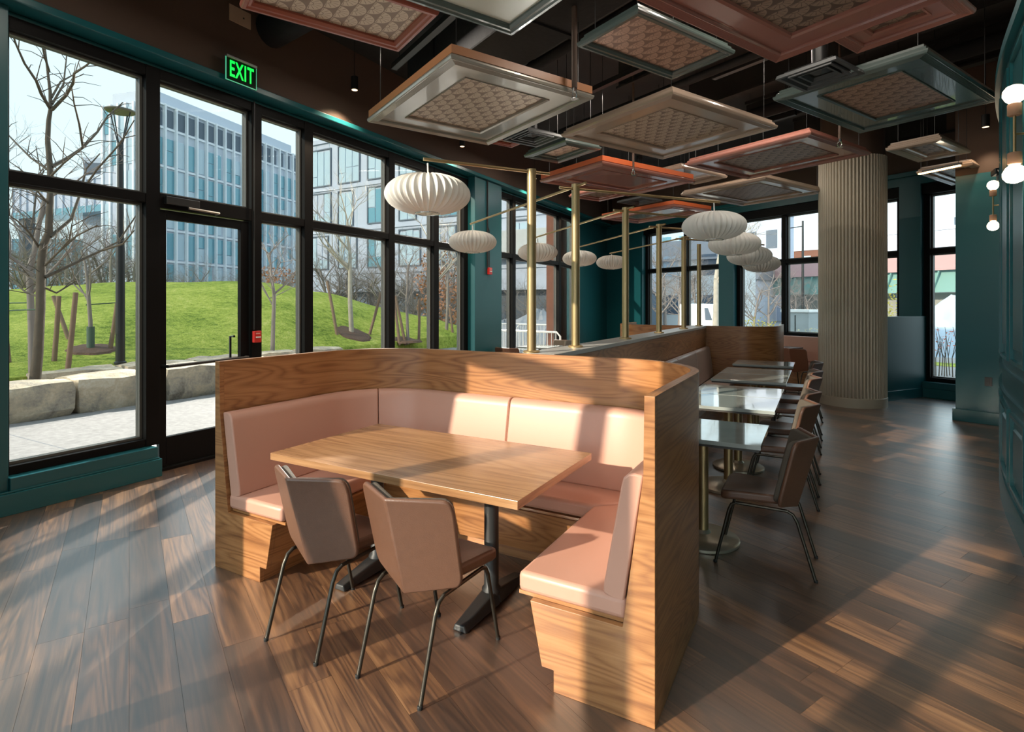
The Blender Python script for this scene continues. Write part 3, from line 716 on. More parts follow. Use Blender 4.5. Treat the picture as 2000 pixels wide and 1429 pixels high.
# ------------------------------------------------------------------ far seating along the windows
fb = thing('pink_bench', 'long blush leather bench under the far windows behind the column', 'bench', (FP[0], FP[1], 0), FA)
MB().box(4.5, 8.0, -0.66, -0.26, 0, 0.36).build('base', M['wood'], fb, grain='x')
for i in range(3):
    MB().box(4.5+i*1.165, 5.66+i*1.165, -0.68, -0.34, 0.36, 0.45).build('seat_cushion', M['pink'], fb, bevel=0.02, smooth=40)
    MB().box(4.5+i*1.165, 5.66+i*1.165, -0.36, -0.26, 0.45, 0.965).build('back_cushion', M['pink'], fb, bevel=0.02, smooth=40)
cb = thing('corner_bench', 'light wooden bench back in the far corner beside the side windows', 'bench', (FP[0], FP[1], 0), FA)
MB().box(1.15, 3.6, -0.80, -0.27, 0, 0.42).build('seat', M['wood'], cb, grain='x'); MB().box(1.15, 3.6, -0.34, -0.27, 0.42, 0.93).build('backrest', M['wood'], cb, grain='x')
def small_table(x, y, label, mat):
    t = thing('cafe_table', label, 'table', (x, y, 0))
    MB().box(-0.36, 0.36, -0.36, 0.36, 0.735, 0.765).build('table_top', mat, t, bevel=0.003)
    MB().lathe([(0.03, 0.03), (0.03, 0.735)], 14).build('pole', M['iron'], t, smooth=40); MB().lathe([(0.24, 0.0), (0.24, 0.015), (0.04, 0.04)], 28).build('base', M['iron'], t, smooth=30)
    return t
t = small_table(-0.76, 12.44, 'small dark cafe table in front of the pink bench', mk('dark_top', (0.10, 0.09, 0.085), 0.25)); t.rotation_euler = (0, 0, FA)
small_table(-5.05, 10.3, 'pale cafe table beside the side windows behind the partition', M['marble'])

# ------------------------------------------------------------------ decorated ceiling panels
PB = radians(26.3)
PD = (sin(PB), cos(PB)); PWd = (cos(PB), -sin(PB))
def px2(x, y, z):
    """photo pixel seen at height z -> floor-plan position (used to read the panel corners off the photograph)"""
    t_ = (z-CAM_H)*CAM_F/(CAM_Y0-y); r = (x-1000)/CAM_F
    return (t_*(-sin(CAM_A)+r*cos(CAM_A)), t_*(cos(CAM_A)+r*sin(CAM_A)))
def fan_paper(name, base, line, rough=0.45, scale=6.0):
    m = bpy.data.materials.new(name); m.use_nodes = True; g = G(m); p = g.N['Principled BSDF']; p.inputs['Roughness'].default_value = rough; p.inputs['Metallic'].default_value = 0.25
    tc = g.N.new('ShaderNodeTexCoord'); sp = g.N.new('ShaderNodeSeparateXYZ'); g.L.new(tc.outputs['Object'], sp.inputs[0])
    u = g.m('MULTIPLY', sp.outputs[0], scale); v = g.m('MULTIPLY', sp.outputs[1], scale*2.0)
    row = g.m('FLOOR', v)
    def layer(k):      # fan whose centre sits on row - k
        rk = g.m('SUBTRACT', row, float(k)); sh = g.m('MULTIPLY', g.m('FLOORED_MODULO', rk, 2.0), 0.5)
        du = g.m('SUBTRACT', g.m('FRACT', g.m('ADD', g.m('ADD', u, sh), 100.0)), 0.5); dv = g.m('MULTIPLY', g.m('SUBTRACT', v, rk), 0.5)
        d = g.m('SQRT', g.m('ADD', g.m('MULTIPLY', du, du), g.m('MULTIPLY', dv, dv)))
        return du, dv, d
    acc = None
    for k in (2, 1, 0):
        du, dv, d = layer(k)
        edge = g.m('MAXIMUM', g.m('GREATER_THAN', d, 0.465), g.m('LESS_THAN', g.m('ABSOLUTE', g.m('SUBTRACT', d, 0.13)), 0.016))
        ang = g.m('ARCTAN2', du, dv); spoke = g.m('LESS_THAN', g.m('ABSOLUTE', g.m('SINE', g.m('MULTIPLY', ang, 6.5))), 0.24)
        spoke = g.m('MULTIPLY', spoke, g.m('MULTIPLY', g.m('GREATER_THAN', d, 0.15), g.m('LESS_THAN', d, 0.42)))
        ln = g.m('MAXIMUM', edge, spoke); ins = g.m('LESS_THAN', d, 0.5)
        acc = ln if acc is None else g.m('ADD', g.m('MULTIPLY', ins, ln), g.m('MULTIPLY', g.m('SUBTRACT', 1.0, ins), acc))
    g.L.new(g.mix(acc, base, line), p.inputs['Base Color'])
    return m
FAN = fan_paper('fan_wallpaper_gold', (0.52, 0.40, 0.29), (0.22, 0.145, 0.10))
FAN_R = fan_paper('fan_wallpaper_rose', (0.52, 0.31, 0.215), (0.24, 0.125, 0.085))
FAN_D = fan_paper('fan_wallpaper_dark', (0.34, 0.23, 0.165), (0.12, 0.072, 0.05))
M['p_silver'] = mk('panel_silver', (0.40, 0.365, 0.315), 0.22, metal=0.3, coat=0.5)
M['p_tan'] = mk('panel_tan', (0.42, 0.31, 0.235), 0.22, coat=0.5)
M['p_green'] = mk('panel_sage', (0.095, 0.125, 0.115), 0.22, coat=0.5)
M['p_red'] = mk('panel_terracotta', (0.30, 0.075, 0.045), 0.30)
M['p_rose'] = mk('panel_rose', (0.36, 0.145, 0.11), 0.22, coat=0.5)
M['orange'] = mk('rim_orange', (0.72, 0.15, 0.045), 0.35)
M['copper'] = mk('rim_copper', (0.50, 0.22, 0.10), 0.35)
M['p_sky_refl'] = mk('panel_sky_reflection', (0.55, 0.58, 0.50), 0.25)  # pale sky reflection put into the sheet's colour
def ceiling_panel(label, z, mat, paper, border, corners=None, rect=None, bcorner=None, rim=None, reeds=True, wires=True):
    """corners = photo pixels (left, top, right, bottom) of the lower rim; rect = (cx, cy, w, l)"""
    if corners:
        P = [Vector(px2(*c, z)) if c else None for c in corners]; L_, T_, R_, B_ = P
        if L_ is None: L_ = T_+B_-R_ if T_ is not None else None
        if T_ is None: T_ = L_+R_-B_
        if R_ is None: R_ = T_+B_-L_
        if B_ is None: B_ = L_+R_-T_
        c = (L_+T_+R_+B_)/4; Wv, Dv = Vector(PWd), Vector(PD)
        w = ((T_-L_).dot(Wv)+(R_-B_).dot(Wv))/2; l = ((B_-L_).dot(Dv)+(R_-T_).dot(Dv))/2
    elif bcorner:
        w, l = bcorner[2:]; c = Vector(px2(bcorner[0], bcorner[1], z))+Vector(PWd)*(w/2)-Vector(PD)*(l/2)
    else: c = Vector(rect[:2]); w, l = rect[2:]
    t = thing('ceiling_panel', label, 'ceiling panel', (c.x, c.y, z), -PB, 'framed panels hung below the ceiling')
    hx, hy = w/2, l/2
    pf = [(0.0, 0.022), (0.006, 0.006), (0.012, 0.0)]
    if reeds:
        x = 0.018
        for i in range(5): pf += [(x, 0.0), (x+0.006, 0.005), (x+0.012, 0.0)]; x += 0.013
        pf += [(x+0.004, 0.0), (x+0.010, 0.012)]; e = x+0.010
    else:
        pf += [(0.03, 0.0), (0.04, 0.01), (0.055, 0.012), (0.07, 0.028)]; e = 0.07
    pf += [(e, 0.06), (0.05, 0.09), (0.04, 0.09), (0.04, 0.072), (0.022, 0.062), (0.018, 0.042), (0.0, 0.034)]
    MB().ring(hx, hy, pf).build('frame', mat, t)
    if rim: MB().ring(hx, hy, [(0.012, 0.05), (0.06, 0.05), (0.06, 0.115), (0.012, 0.115)]).build('coloured_rim', rim, t)  # separate coloured strip round the frame's upper tier
    bd = e+border
    if border > 0.03:
        MB().ring(hx, hy, [(e+0.001, 0.022), (bd, 0.022), (bd, 0.05), (e+0.001, 0.05)]).build('flat_border', mat, t)
        MB().ring(hx, hy, [(bd, 0.014), (bd+0.018, 0.022), (bd+0.018, 0.052), (bd, 0.052)]).build('inner_moulding', mat, t); bd += 0.018
    MB().box(-hx+bd-0.003, hx-bd+0.003, -hy+bd-0.003, hy-bd+0.003, 0.042, 0.054).build('patterned_sheet', paper, t)
    if wires:
        for sx in (-1, 1):
            for sy in (-1, 1):
                MB().tube([(sx*(hx-0.10), sy*(hy-0.10), 0.05), (sx*(hx-0.10), sy*(hy-0.10), 5.0-z)], 0.0035, 5).build('hanging_wire', M['blackmetal'], t)
    return t
ceiling_panel('terracotta framed panel with large gold fans at the upper left', 3.45, M['p_red'], FAN, 0.0, corners=[(466, 15), None, (859, 32), (777, 104)], reeds=False)
ceiling_panel('grey-green framed panel with pale sky-reflection centre cut by the top edge', 3.45, M['p_green'], M['p_sky_refl'], 0.0, bcorner=(1000, 72, 0.85, 1.30), reeds=False)
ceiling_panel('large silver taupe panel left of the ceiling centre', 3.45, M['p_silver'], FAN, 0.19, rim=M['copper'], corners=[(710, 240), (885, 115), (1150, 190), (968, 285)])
ceiling_panel('small sage framed panel with rose fans near the top centre', 3.60, M['p_green'], FAN_R, 0.0, corners=[(1130, 92), (1255, 17), (1430, 112), (1305, 157)], reeds=False)
ceiling_panel('largest rose panel with wide border cut by the top edge', 3.32, M['p_rose'], FAN_D, 0.15, bcorner=(1514, 125, 1.15, 1.5))
ceiling_panel('terracotta panel partly behind the largest rose panel', 3.50, M['p_rose'], FAN_D, 0.09, bcorner=(1672, 107, 0.72, 1.1))
ceiling_panel('sage green panel with coppery sheet at the upper right', 3.55, M['p_green'], FAN_R, 0.18, corners=[(1510, 200), (1812, 98), (1955, 198), (1680, 260)])
ceiling_panel('tan framed panel with golden sheet at the ceiling centre', 3.50, M['p_tan'], FAN, 0.19, corners=[(1103, 268), (1320, 177), (1512, 255), (1288, 312)])
ceiling_panel('small sage panel with golden sheet left of the centre', 3.60, M['p_green'], FAN, 0.05, corners=[(1028, 307), (1105, 275), (1170, 293), (1090, 321)])
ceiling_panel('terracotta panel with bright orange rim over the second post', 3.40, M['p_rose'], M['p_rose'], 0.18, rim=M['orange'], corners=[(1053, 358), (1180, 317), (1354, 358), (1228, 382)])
ceiling_panel('small terracotta panel peeking out under the orange rimmed one', 3.55, M['p_rose'], FAN_D, 0.05, corners=[(1116, 385), None, (1235, 379), (1170, 395)])
ceiling_panel('plain tan panel sliver between two terracotta panels', 3.60, M['p_tan'], M['p_tan'], 0.0, corners=[None, (1331, 328), (1421, 347), (1357, 361)], reeds=False)
ceiling_panel('long rose panel just left of the fluted column', 3.50, M['p_rose'], FAN_D, 0.17, corners=[(1340, 324), (1587, 260), (1700, 304), (1457, 350)])
ceiling_panel('pale tan panel in front of the far windows', 3.50, M['p_tan'], FAN_D, 0.17, corners=[(1334, 380), (1502, 349), (1610, 377), (1442, 404)])
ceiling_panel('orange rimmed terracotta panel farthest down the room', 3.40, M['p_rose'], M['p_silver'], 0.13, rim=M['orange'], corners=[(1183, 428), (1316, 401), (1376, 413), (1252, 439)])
ceiling_panel('small tan panel to the right of the fluted column', 3.50, M['p_tan'], FAN_D, 0.06, corners=[(1734, 296), (1838, 271), (1893, 298), (1793, 319)])
ceiling_panel('tan panel behind the teal pier under the glowing strip', 3.50, M['p_tan'], FAN_D, 0.06, corners=[(1794, 342), None, (1960, 345), (1864, 364)])
ceiling_panel('tiny terracotta panel beside the left air diffuser', 3.70, M['p_red'], FAN, 0.0, corners=[(945, 277), None, (1020, 282), (996, 290)], reeds=False)
# ------------------------------------------------------------------ air diffusers
def diffuser(label, z, corners, mat):
    P = [Vector(px2(*c, z)) for c in corners]; c = sum(P, Vector((0, 0)))/4; Wv, Dv = Vector(PWd), Vector(PD)
    s = ((P[1]-P[0]).dot(Wv)+(P[2]-P[3]).dot(Wv)+(P[3]-P[0]).dot(Dv)+(P[2]-P[1]).dot(Dv))/4
    t = thing('air_diffuser', label, 'air vent', (c.x, c.y, z), -PB, 'square ceiling air diffusers')
    for k, (a, b) in enumerate(((0.5, 0.44), (0.36, 0.32), (0.25, 0.215))):
        zz = 0.006*k
        MB().ring(s*a, s*a, [(0, zz), (s*(a-b), zz), (s*(a-b)+0.015, zz+0.03), (0.010, zz+0.03)]).build('louvre_ring', mat, t)
    MB().add([(-s*0.16, -s*0.16, 0.05), (s*0.16, -s*0.16, 0.05), (s*0.16, s*0.16, 0.05), (-s*0.16, s*0.16, 0.05), (0, 0, 0.015)], [(0, 1, 4), (1, 2, 4), (2, 3, 4), (3, 0, 4), (3, 2, 1, 0)]).build('centre_cone', mat, t)
    MB().box(-s*0.40, s*0.40, -s*0.40, s*0.40, 0.05, 0.055).build('plenum', M['blackmetal'], t)
    MB().tube([(0, 0, 0.055), (0, 0, 4.99-z)], 0.06, 16).build('neck_duct', M['blackmetal'], t, smooth=50)
M['vent'] = mk('vent_grey', (0.05, 0.054, 0.056), 0.4)
diffuser('square air diffuser beside the upper right sage panel', 3.52, [(1515, 157), (1630, 113), (1688, 145), (1577, 180)], M['vent'])
diffuser('square air diffuser left of the ceiling centre under the silver panel', 3.62, [(980, 272), (1029, 254), (1099, 268), (1050, 289)], M['vent'])
diffuser('square air diffuser above the third post', 3.52, [(1211, 395), (1241, 385), (1292, 394), (1252, 402)], M['vent'])
# ------------------------------------------------------------------ ducts, beams and pipes under the slab
dx, dy = px2(975, 75, 4.15)
du = thing('rectangular_duct', 'black wrapped rectangular duct crossing above the panels', 'duct', (dx, dy, 4.15), -PB)
MB().box(-1.9, 1.6, -0.10, 0.55, 0.0, 0.45).build('duct_body', M['duct'], du, bevel=0.02)
MB().box(-1.2, -1.15, -0.12, 0.57, -0.02, 0.47).build('flange', M['duct'], du); MB().box(0.4, 0.45, -0.12, 0.57, -0.02, 0.47).build('flange', M['duct'], du)
MB().box(-0.5, -0.45, 0.2, 0.25, 0.45, 0.85).box(1.0, 1.05, 0.2, 0.25, 0.45, 0.85).build('hanger', M['blackmetal'], du)
rd = thing('round_duct', 'fat black round duct poking out of the brown bulkhead', 'duct', (-5.42, 4.15, 4.72))
MB().tube([(0, 0, 0), (0.6, -0.1, 0.0), (1.1, -0.3, 0.05), (2.6, -1.2, 0.05)], 0.19, 20).build('duct_body', M['duct'], rd, smooth=50)
for k in range(7):
    s = -3.2+k*1.5
    b = thing('ceiling_joist', 'dark steel joist number %s from the camera under the ceiling slab' % ['one', 'two', 'three', 'four', 'five', 'six', 'seven'][k], 'beam', (-1.9+PD[0]*(s+6), PD[1]*(s+6)+0.6, 4.55), -PB, 'steel joists under the slab')
    MB().box(-3.4, 3.2, -0.06, 0.06, 0.0, 0.03).box(-3.4, 3.2, -0.06, 0.06, 0.40, 0.45).build('flange', M['black'], b)
    MB().box(-3.4, 3.2, -0.012, 0.012, 0.03, 0.40).build('web', M['black'], b)
for k, (z, o, r) in enumerate(((4.42, 0.0, 0.06), (4.35, 1.7, 0.05), (4.4, 3.6, 0.09))):
    x, y = -3.0+PD[0]*o+0.5, 5.6+PD[1]*o
    p = tag(MB().tube([(-2.2, 0, 0), (4.0, 0, 0)], r, 14).build('ceiling_pipe', M['duct'], loc=(x, y, z), rz=-PB, smooth=50), ['black pipe high up above the tan centre panel', 'black pipe above the orange rimmed panel', 'thick black pipe near the far end of the ceiling'][k], 'pipe', 'pipes under the slab')
# sprinklers
def sprinkler(px_, ytop, ybot, z, label, r=0.016):
    x, y = px2(px_, ybot, z)
    t = thing('sprinkler', label, 'sprinkler', (x, y, z), 0, 'sprinkler drops')
    MB().tube([(0, 0, 0.06), (0, 0, 5.0-z)], r, 10).build('drop_pipe', M['brown'], t, smooth=50)
    MB().lathe([(0.02, 0.03), (0.02, 0.06)], 10).tube([(0.012, 0, 0.03), (0.022, 0, 0.0), (0.01, 0, -0.03)], 0.004, 5).tube([(-0.012, 0, 0.03), (-0.022, 0, 0.0), (-0.01, 0, -0.03)], 0.004, 5).build('frame_arms', M['chrome'], t)
    MB().lathe([(0.035, -0.034), (0.035, -0.03)], 12).build('deflector', M['chrome'], t)
sprinkler(1122, 30, 186, 3.40, 'sprinkler drop at the right corner of the silver panel', 0.024)
sprinkler(1237, 305, 338, 3.36, 'sprinkler drop over the orange rimmed panel', 0.014)
sprinkler(1640, 240, 282, 3.42, 'sprinkler drop above the long rose panel by the column', 0.014)
# ------------------------------------------------------------------ cylinder downlights
def downlight(x, y, z, label, e, tgt=None, size=radians(75)):
    t = thing('cylinder_downlight', label, 'lamp', (x, y, z), 0, 'black cylinder downlights')
    MB().lathe([(0.045, 0.0), (0.045, 0.16), (0.04, 0.165)], 20).build('can', M['blackmetal'], t, smooth=40)
    MB().lathe([(0.036, -0.002), (0.036, 0.002)], 20).build('lens', mk('warm_lens', (0.9, 0.7, 0.5), 0.4, emis=(1.0, 0.72, 0.45), estr=1.6), t)
    MB().tube([(0, 0, 0.165), (0, 0, 5.0-z)], 0.004, 5).build('stem', M['blackmetal'], t)
    l = bpy.data.lights.new('downlight_beam', 'SPOT'); l.energy = e; l.color = (1.0, 0.78, 0.55); l.spot_size = size; l.spot_blend = 0.6; l.shadow_soft_size = 0.04
    o = bpy.data.objects.new('downlight_beam', l); COL.objects.link(o); o.parent = t; o.location = (0, 0, -0.02)
    return t
for i, (y, z) in enumerate(((5.14, 4.33), (7.55, 4.22), (10.2, 4.22), (12.6, 4.22))):
    downlight(-5.12, y, z, 'black cylinder downlight %s beside the left bulkhead' % ['nearest', 'second', 'third', 'fourth'][i], 130, size=radians(115))
x, y = px2(1925, 248, 3.98); downlight(x, y, 3.98, 'black cylinder downlight beside the teal pier at the upper right', 30)
# ------------------------------------------------------------------ exit sign, plate, alarms, outlet
ex = thing('exit_sign', 'green glowing EXIT sign hung before the bulkhead above the door', 'sign', (-5.30, 3.70, 3.935), pi/2)
MB().box(-0.17, 0.17, -0.004, 0.004, 0.0, 0.225).build('sign_plate', mk('exit_plate', (0.01, 0.03, 0.015), 0.1), ex)
MB().box(-0.175, 0.175, -0.02, 0.02, 0.225, 0.25).build('top_rail', M['aluminium'], ex, bevel=0.003)
MB().box(-0.176, -0.17, -0.006, 0.006, 0, 0.23).box(0.17, 0.176, -0.006, 0.006, 0, 0.23).box(-0.176, 0.176, -0.006, 0.006, -0.006, 0.0).build('edge_strip', mk('exit_edge', (0.2, 0.5, 0.35), 0.2, emis=(0.05, 0.5, 0.25), estr=0.5), ex)
MB().box(0.0, 0.03, 0.02, 0.16, 0.232, 0.246).build('wall_arm', M['aluminium'], ex)
fc = bpy.data.curves.new('exit_letters', 'FONT'); fc.body = 'EXIT'; fc.size = 0.19; fc.align_x = 'CENTER'; fc.align_y = 'CENTER'; fc.extrude = 0.002; fc.offset = 0.003; fc.space_character = 1.12
fo = bpy.data.objects.new('tmp_letters', fc); COL.objects.link(fo); bpy.context.view_layer.update()
me = bpy.data.meshes.new_from_object(fo.evaluated_get(bpy.context.evaluated_depsgraph_get())); bpy.data.objects.remove(fo, do_unlink=True)
me.materials.clear(); me.materials.append(mk('exit_green', (0.0, 0.6, 0.1), 0.4, emis=(0.0, 0.85, 0.06), estr=1.0))
lo = bpy.data.objects.new('letters', me); COL.objects.link(lo); lo.parent = ex; lo.rotation_euler = (pi/2, 0, 0); lo.location = (0, -0.007, 0.112); lo.scale = (0.66, 1.22, 1)
pl = thing('access_plate', 'beige rectangular cover plate on the brown bulkhead above the exit sign', 'plate', (-5.42, 3.765, 4.70), pi/2)
MB().box(-0.125, 0.125, -0.012, 0.0, -0.085, 0.085).build('cover', mk('beige_plate', (0.42, 0.30, 0.21), 0.6), pl, bevel=0.002); MB().box(0.03, 0.045, -0.016, -0.012, -0.01, 0.005).build('screw', M['blackmetal'], pl)
def pull(x, y, z, label, w=0.09):
    t = thing('alarm_box', label, 'fire alarm', (x, y, z), pi/2)
    MB().box(-w/2, w/2, -0.045, 0.0, -0.065, 0.065).build('housing', M['red'], t, bevel=0.006)
    MB().box(-w*0.32, w*0.32, -0.053, -0.045, -0.012, 0.004).build('pull_bar', M['white'], t); MB().box(-w*0.3, w*0.3, -0.047, -0.045, 0.03, 0.045).build('text_strip', mk('alarm_text', (0.75, 0.35, 0.3), 0.5), t)
pull(-5.565, 4.06, 1.26, 'red fire alarm pull box on the mullion beside the glass door')
pull(-5.41, 8.86, 2.25, 'red alarm box high on the teal pilaster between the window bays', 0.11)
MB()
tk = tag(MB().tube([(-5.545, 4.03, 1.34), (-5.545, 4.03, 3.9)], 0.008, 6).build('conduit', M['blackmetal'], smooth=50), 'thin dark conduit running up the door mullion', 'conduit')
cdn = tag(MB().tube([(-5.40, 8.80, 2.32), (-5.40, 8.80, 3.93)], 0.014, 6).tube([(-5.40, 8.86, 2.32), (-5.40, 8.86, 3.0), (-5.40, 8.80, 3.1)], 0.01, 6).build('conduit', M['blackmetal'], smooth=50), 'black conduit climbing the teal pilaster above the alarm', 'conduit')
ol = thing('wall_outlet', 'black wall outlet on the teal pier', 'outlet', (PP[0]+0.36*cos(PA), PP[1]+0.36*sin(PA), 0.58), PA)
MB().box(-0.04, 0.04, -0.008, 0.0, -0.06, 0.06).build('cover', M['blackmetal'], ol, bevel=0.002); MB().box(-0.018, 0.018, -0.011, -0.008, 0.01, 0.04).box(-0.018, 0.018, -0.011, -0.008, -0.04, -0.01).build('socket', M['iron'], ol)
# ------------------------------------------------------------------ wall sconces on the bowed wall
M['bulb'] = mk('frosted_bulb', (1, 0.95, 0.85), 0.3, emis=(1.0, 0.80, 0.55), estr=9.0)
M['socket'] = mk('clay_socket', (0.45, 0.25, 0.16), 0.7)
def sconce(x, y, zc, wx, wy, label):
    s = thing('wall_sconce', label, 'lamp', (x, y, zc), 0, 'brass wall sconces with two bulbs')
    MB().tube([(0, 0, -0.165), (0, 0, 0.165)], 0.008, 10).build('stem', M['brass'], s, smooth=60)
    MB().tube([(0, 0, 0), (wx-x, wy-y, 0)], 0.007, 8).build('arm', M['brass'], s, smooth=60)
    MB().tube([(wx-x, wy-y, 0), ((wx-x)*0.93, (wy-y)*0.93, 0)], 0.05, 20).build('rosette', M['brass'], s, smooth=40)
    for sg in (1, -1):
        sk = MB().lathe([(0.03, 0.115), (0.036, 0.12), (0.036, 0.185), (0.032, 0.19)] if sg > 0 else [(0.032, -0.19), (0.036, -0.185), (0.036, -0.12), (0.03, -0.115)], 18).build('socket', M['socket'], s, smooth=40)
        pr_ = [(0.012, 0.185), (0.022, 0.192), (0.045, 0.212), (0.060, 0.242), (0.058, 0.272), (0.040, 0.297), (0.015, 0.307), (0.001, 0.309)]
        MB().lathe(pr_ if sg > 0 else [(r, -z) for r, z in reversed(pr_)], 22).build('bulb', M['bulb'], sk, smooth=60)
sconce(1.075, 4.56, 2.69, rx(4.58), 4.58, 'nearest brass sconce with two glowing globe bulbs on the panelled wall')
sconce(1.885, 8.85, 2.845, rx(8.80)-0.01, 8.80, 'farther brass sconce with two globe bulbs beside the teal pier')
sp = thing('security_camera', 'small dark camera mounted on the panelled wall behind the near sconce', 'camera', (rx(7.6)-0.06, 7.6, 3.02))
MB().box(-0.05, 0.05, -0.10, 0.08, -0.03, 0.03).build('body', M['blackmetal'], sp, bevel=0.01); MB().box(-0.01, 0.06, 0.0, 0.04, -0.09, -0.03).build('bracket', M['aluminium'], sp); MB().sphere((-0.01, -0.105, 0.0), 0.025).build('lens', M['chrome'], sp, smooth=60)
# glowing strip above the far tan panel
xa, ya = px2(1795, 341, 3.49); xb, yb = px2(1876, 324, 3.49); x, y = (xa+xb)/2, (ya+yb)/2; LS = sqrt((xa-xb)**2+(ya-yb)**2)/2
ls = thing('light_strip', 'glowing amber linear lamp above the tan panel by the teal pier', 'lamp', (x, y, 3.505), atan2(yb-ya, xb-xa))
MB().box(-LS-0.01, LS+0.01, -0.02, 0.02, 0.0, 0.03).build('housing', M['blackmetal'], ls); MB().box(-LS, LS, -0.022, 0.018, -0.016, 0.0).build('diffuser', mk('amber_led', (1, 0.7, 0.4), 0.4, emis=(1.0, 0.55, 0.2), estr=9.0), ls)
[MB().tube([(q*LS*0.9, 0, 0.03), (q*LS*0.9, 0, 1.49)], 0.003, 5).build('hanging_wire', M['blackmetal'], ls) for q in (-1, 1)]
# linear track lamps high between the joists, added to brighten the room
def fill(x, y, z, rz, L_, e, label):
    t = thing('fill_lamp', label, 'lamp', (x, y, z), rz, 'added linear track lamps')
    MB().box(-L_/2, L_/2, -0.035, 0.035, 0.0, 0.06).build('housing', M['blackmetal'], t)
    [MB().tube([(q*L_*0.4, 0, 0.06), (q*L_*0.4, 0, 4.995-z)], 0.004, 5).build('stem', M['blackmetal'], t) for q in (-1, 1)]
    l = bpy.data.lights.new('fill_light', 'AREA'); l.shape = 'RECTANGLE'; l.size = L_; l.size_y = 0.07; l.energy = e; l.color = (1.0, 0.90, 0.78)
    o = bpy.data.objects.new('fill_light', l); COL.objects.link(o); o.parent = t; o.location = (0, 0, -0.004)

for i, (x, y, L_) in enumerate(((-3.6, 4.6, 1.6), (-0.2, 4.3, 1.6), (-2.3, 6.6, 1.6), (-0.4, 6.7, 1.6), (-3.9, 8.7, 1.6), (-1.0, 9.3, 1.6), (-3.2, 11.5, 1.6), (-1.2, 1.2, 1.6), (-3.6, 1.9, 1.4))):
    fill(x, y, 4.35, -PB, L_, 22, 'added linear track lamp %s hung between the joists' % ['over the booth window side', 'over the first marble table', 'over the partition', 'over the third marble table', 'over the left aisle', 'before the column', 'at the far left', 'above the camera', 'left of the camera'][i])

# ------------------------------------------------------------------ outside
def at(x, y, Z):
    """photo pixel at real distance Z along the view -> world point"""
    r = (x-1000)/CAM_F
    return Vector((Z*(-sin(CAM_A)+r*cos(CAM_A)), Z*(cos(CAM_A)+r*sin(CAM_A)), CAM_H+(CAM_Y0-y)/CAM_F*Z))
def ground_at(x, Z, z=0.0): v = at(x, 595, Z); return Vector((v.x, v.y, z))
R_ = random.Random(11)
M['paving'] = mk('plaza_concrete', (0.285, 0.262, 0.25), 0.85, bump=0.3, bscale=25, var=0.45, vscale=14)
M['asphalt'] = mk('asphalt', (0.17, 0.175, 0.185), 0.9, bump=0.2, bscale=30, var=0.2, vscale=0.4)
g0 = MB(); g0.box(-140, 120, -120, 160, -0.30, -0.12); struct(g0, 'ground', M['asphalt'])
g1 = MB()
g1.prism([(-5.80, -2), (-5.80, 17.5), (-12.4, 17.5), (-12.4, -2)], -0.12, -0.02); tag(g1.build('plaza', M['paving']), kind='structure')
tag(MB().box(-10.6, -5.8, 3.03, 3.045, -0.02, -0.0195).build('paving_joint', M['asphalt']), kind='structure')
gp = MB(); gp.prism([(-5.7, 16.9), (6, 10.6), (10, 19), (-2, 24)], -0.12, -0.03); tag(gp.build('far_pavement', M['paving']), kind='structure')
# lawn mound
def grass_mat():
    m = bpy.data.materials.new('lawn_grass'); m.use_nodes = True; g = G(m); p = g.N['Principled BSDF']; p.inputs['Roughness'].default_value = 0.9; p.inputs['Specular IOR Level'].default_value = 0.15
    tc = g.N.new('ShaderNodeTexCoord'); v = tc.outputs['Object']
    a = g.noise(v, 0.45, 4.0, 0.6); b = g.noise(v, 5.5, 5.0, 0.75); f = g.noise(v, 20.0, 3.0, 0.7)
    fac = g.m('ADD', g.m('MULTIPLY', a, 0.30), g.m('ADD', g.m('MULTIPLY', b, 0.45), g.m('MULTIPLY', f, 0.25)))
    g.L.new(g.ramp(fac, [(0.38, (0.10, 0.15, 0.022)), (0.47, (0.27, 0.335, 0.05)), (0.55, (0.43, 0.46, 0.085)), (0.64, (0.60, 0.56, 0.19))]), p.inputs['Base Color'])
    bp = g.N.new('ShaderNodeBump'); bp.inputs['Strength'].default_value = 0.8; bp.inputs['Distance'].default_value = 0.06; g.L.new(f, bp.inputs['Height']); g.L.new(bp.outputs[0], p.inputs['Normal'])
    return m
M['grass'] = grass_mat(); M['soil'] = mk('soil', (0.12, 0.085, 0.06), 0.95)
CR = [(-1.25, 1.9), (-0.92, 2.24), (-0.74, 2.55), (-0.537, 2.62), (-0.426, 2.55), (-0.352, 2.18), (-0.231, 1.51), (-0.157, 1.11), (-0.102, 0.73), (-0.05, 0.30), (0.05, 0.0), (0.6, 0.0)]
def crest(q):
    if q <= CR[0][0]: return CR[0][1]
    for (a, ha), (b, hb) in zip(CR, CR[1:]):
        if q <= b: s = (q-a)/(b-a); s = s*s*(3-2*s)*0.6+s*0.4; return ha+(hb-ha)*s
    return 0.0
def lawn_z(x, y):
    f = -x*sin(CAM_A)+y*cos(CAM_A); r = x*cos(CAM_A)+y*sin(CAM_A); q = max(-1.25, min(0.6, r/max(f, 0.5)))
    zc = crest(q); X1 = 24*(-sin(CAM_A)+q*cos(CAM_A)); t_ = (-12.3-x)/max(0.5, -12.3-X1)
    lo = min(0.34, zc*0.6)
    if t_ < 0: return lo
    if t_ <= 1: return lo+(zc-lo)*sin(pi/2*t_)**1.15
    return zc*max(0.0, cos(min(1.0, (t_-1)/1.3)*pi/2))**1.2-0.1*(t_-1)
nx_, ny_ = 90, 90; vs = []; fs = []
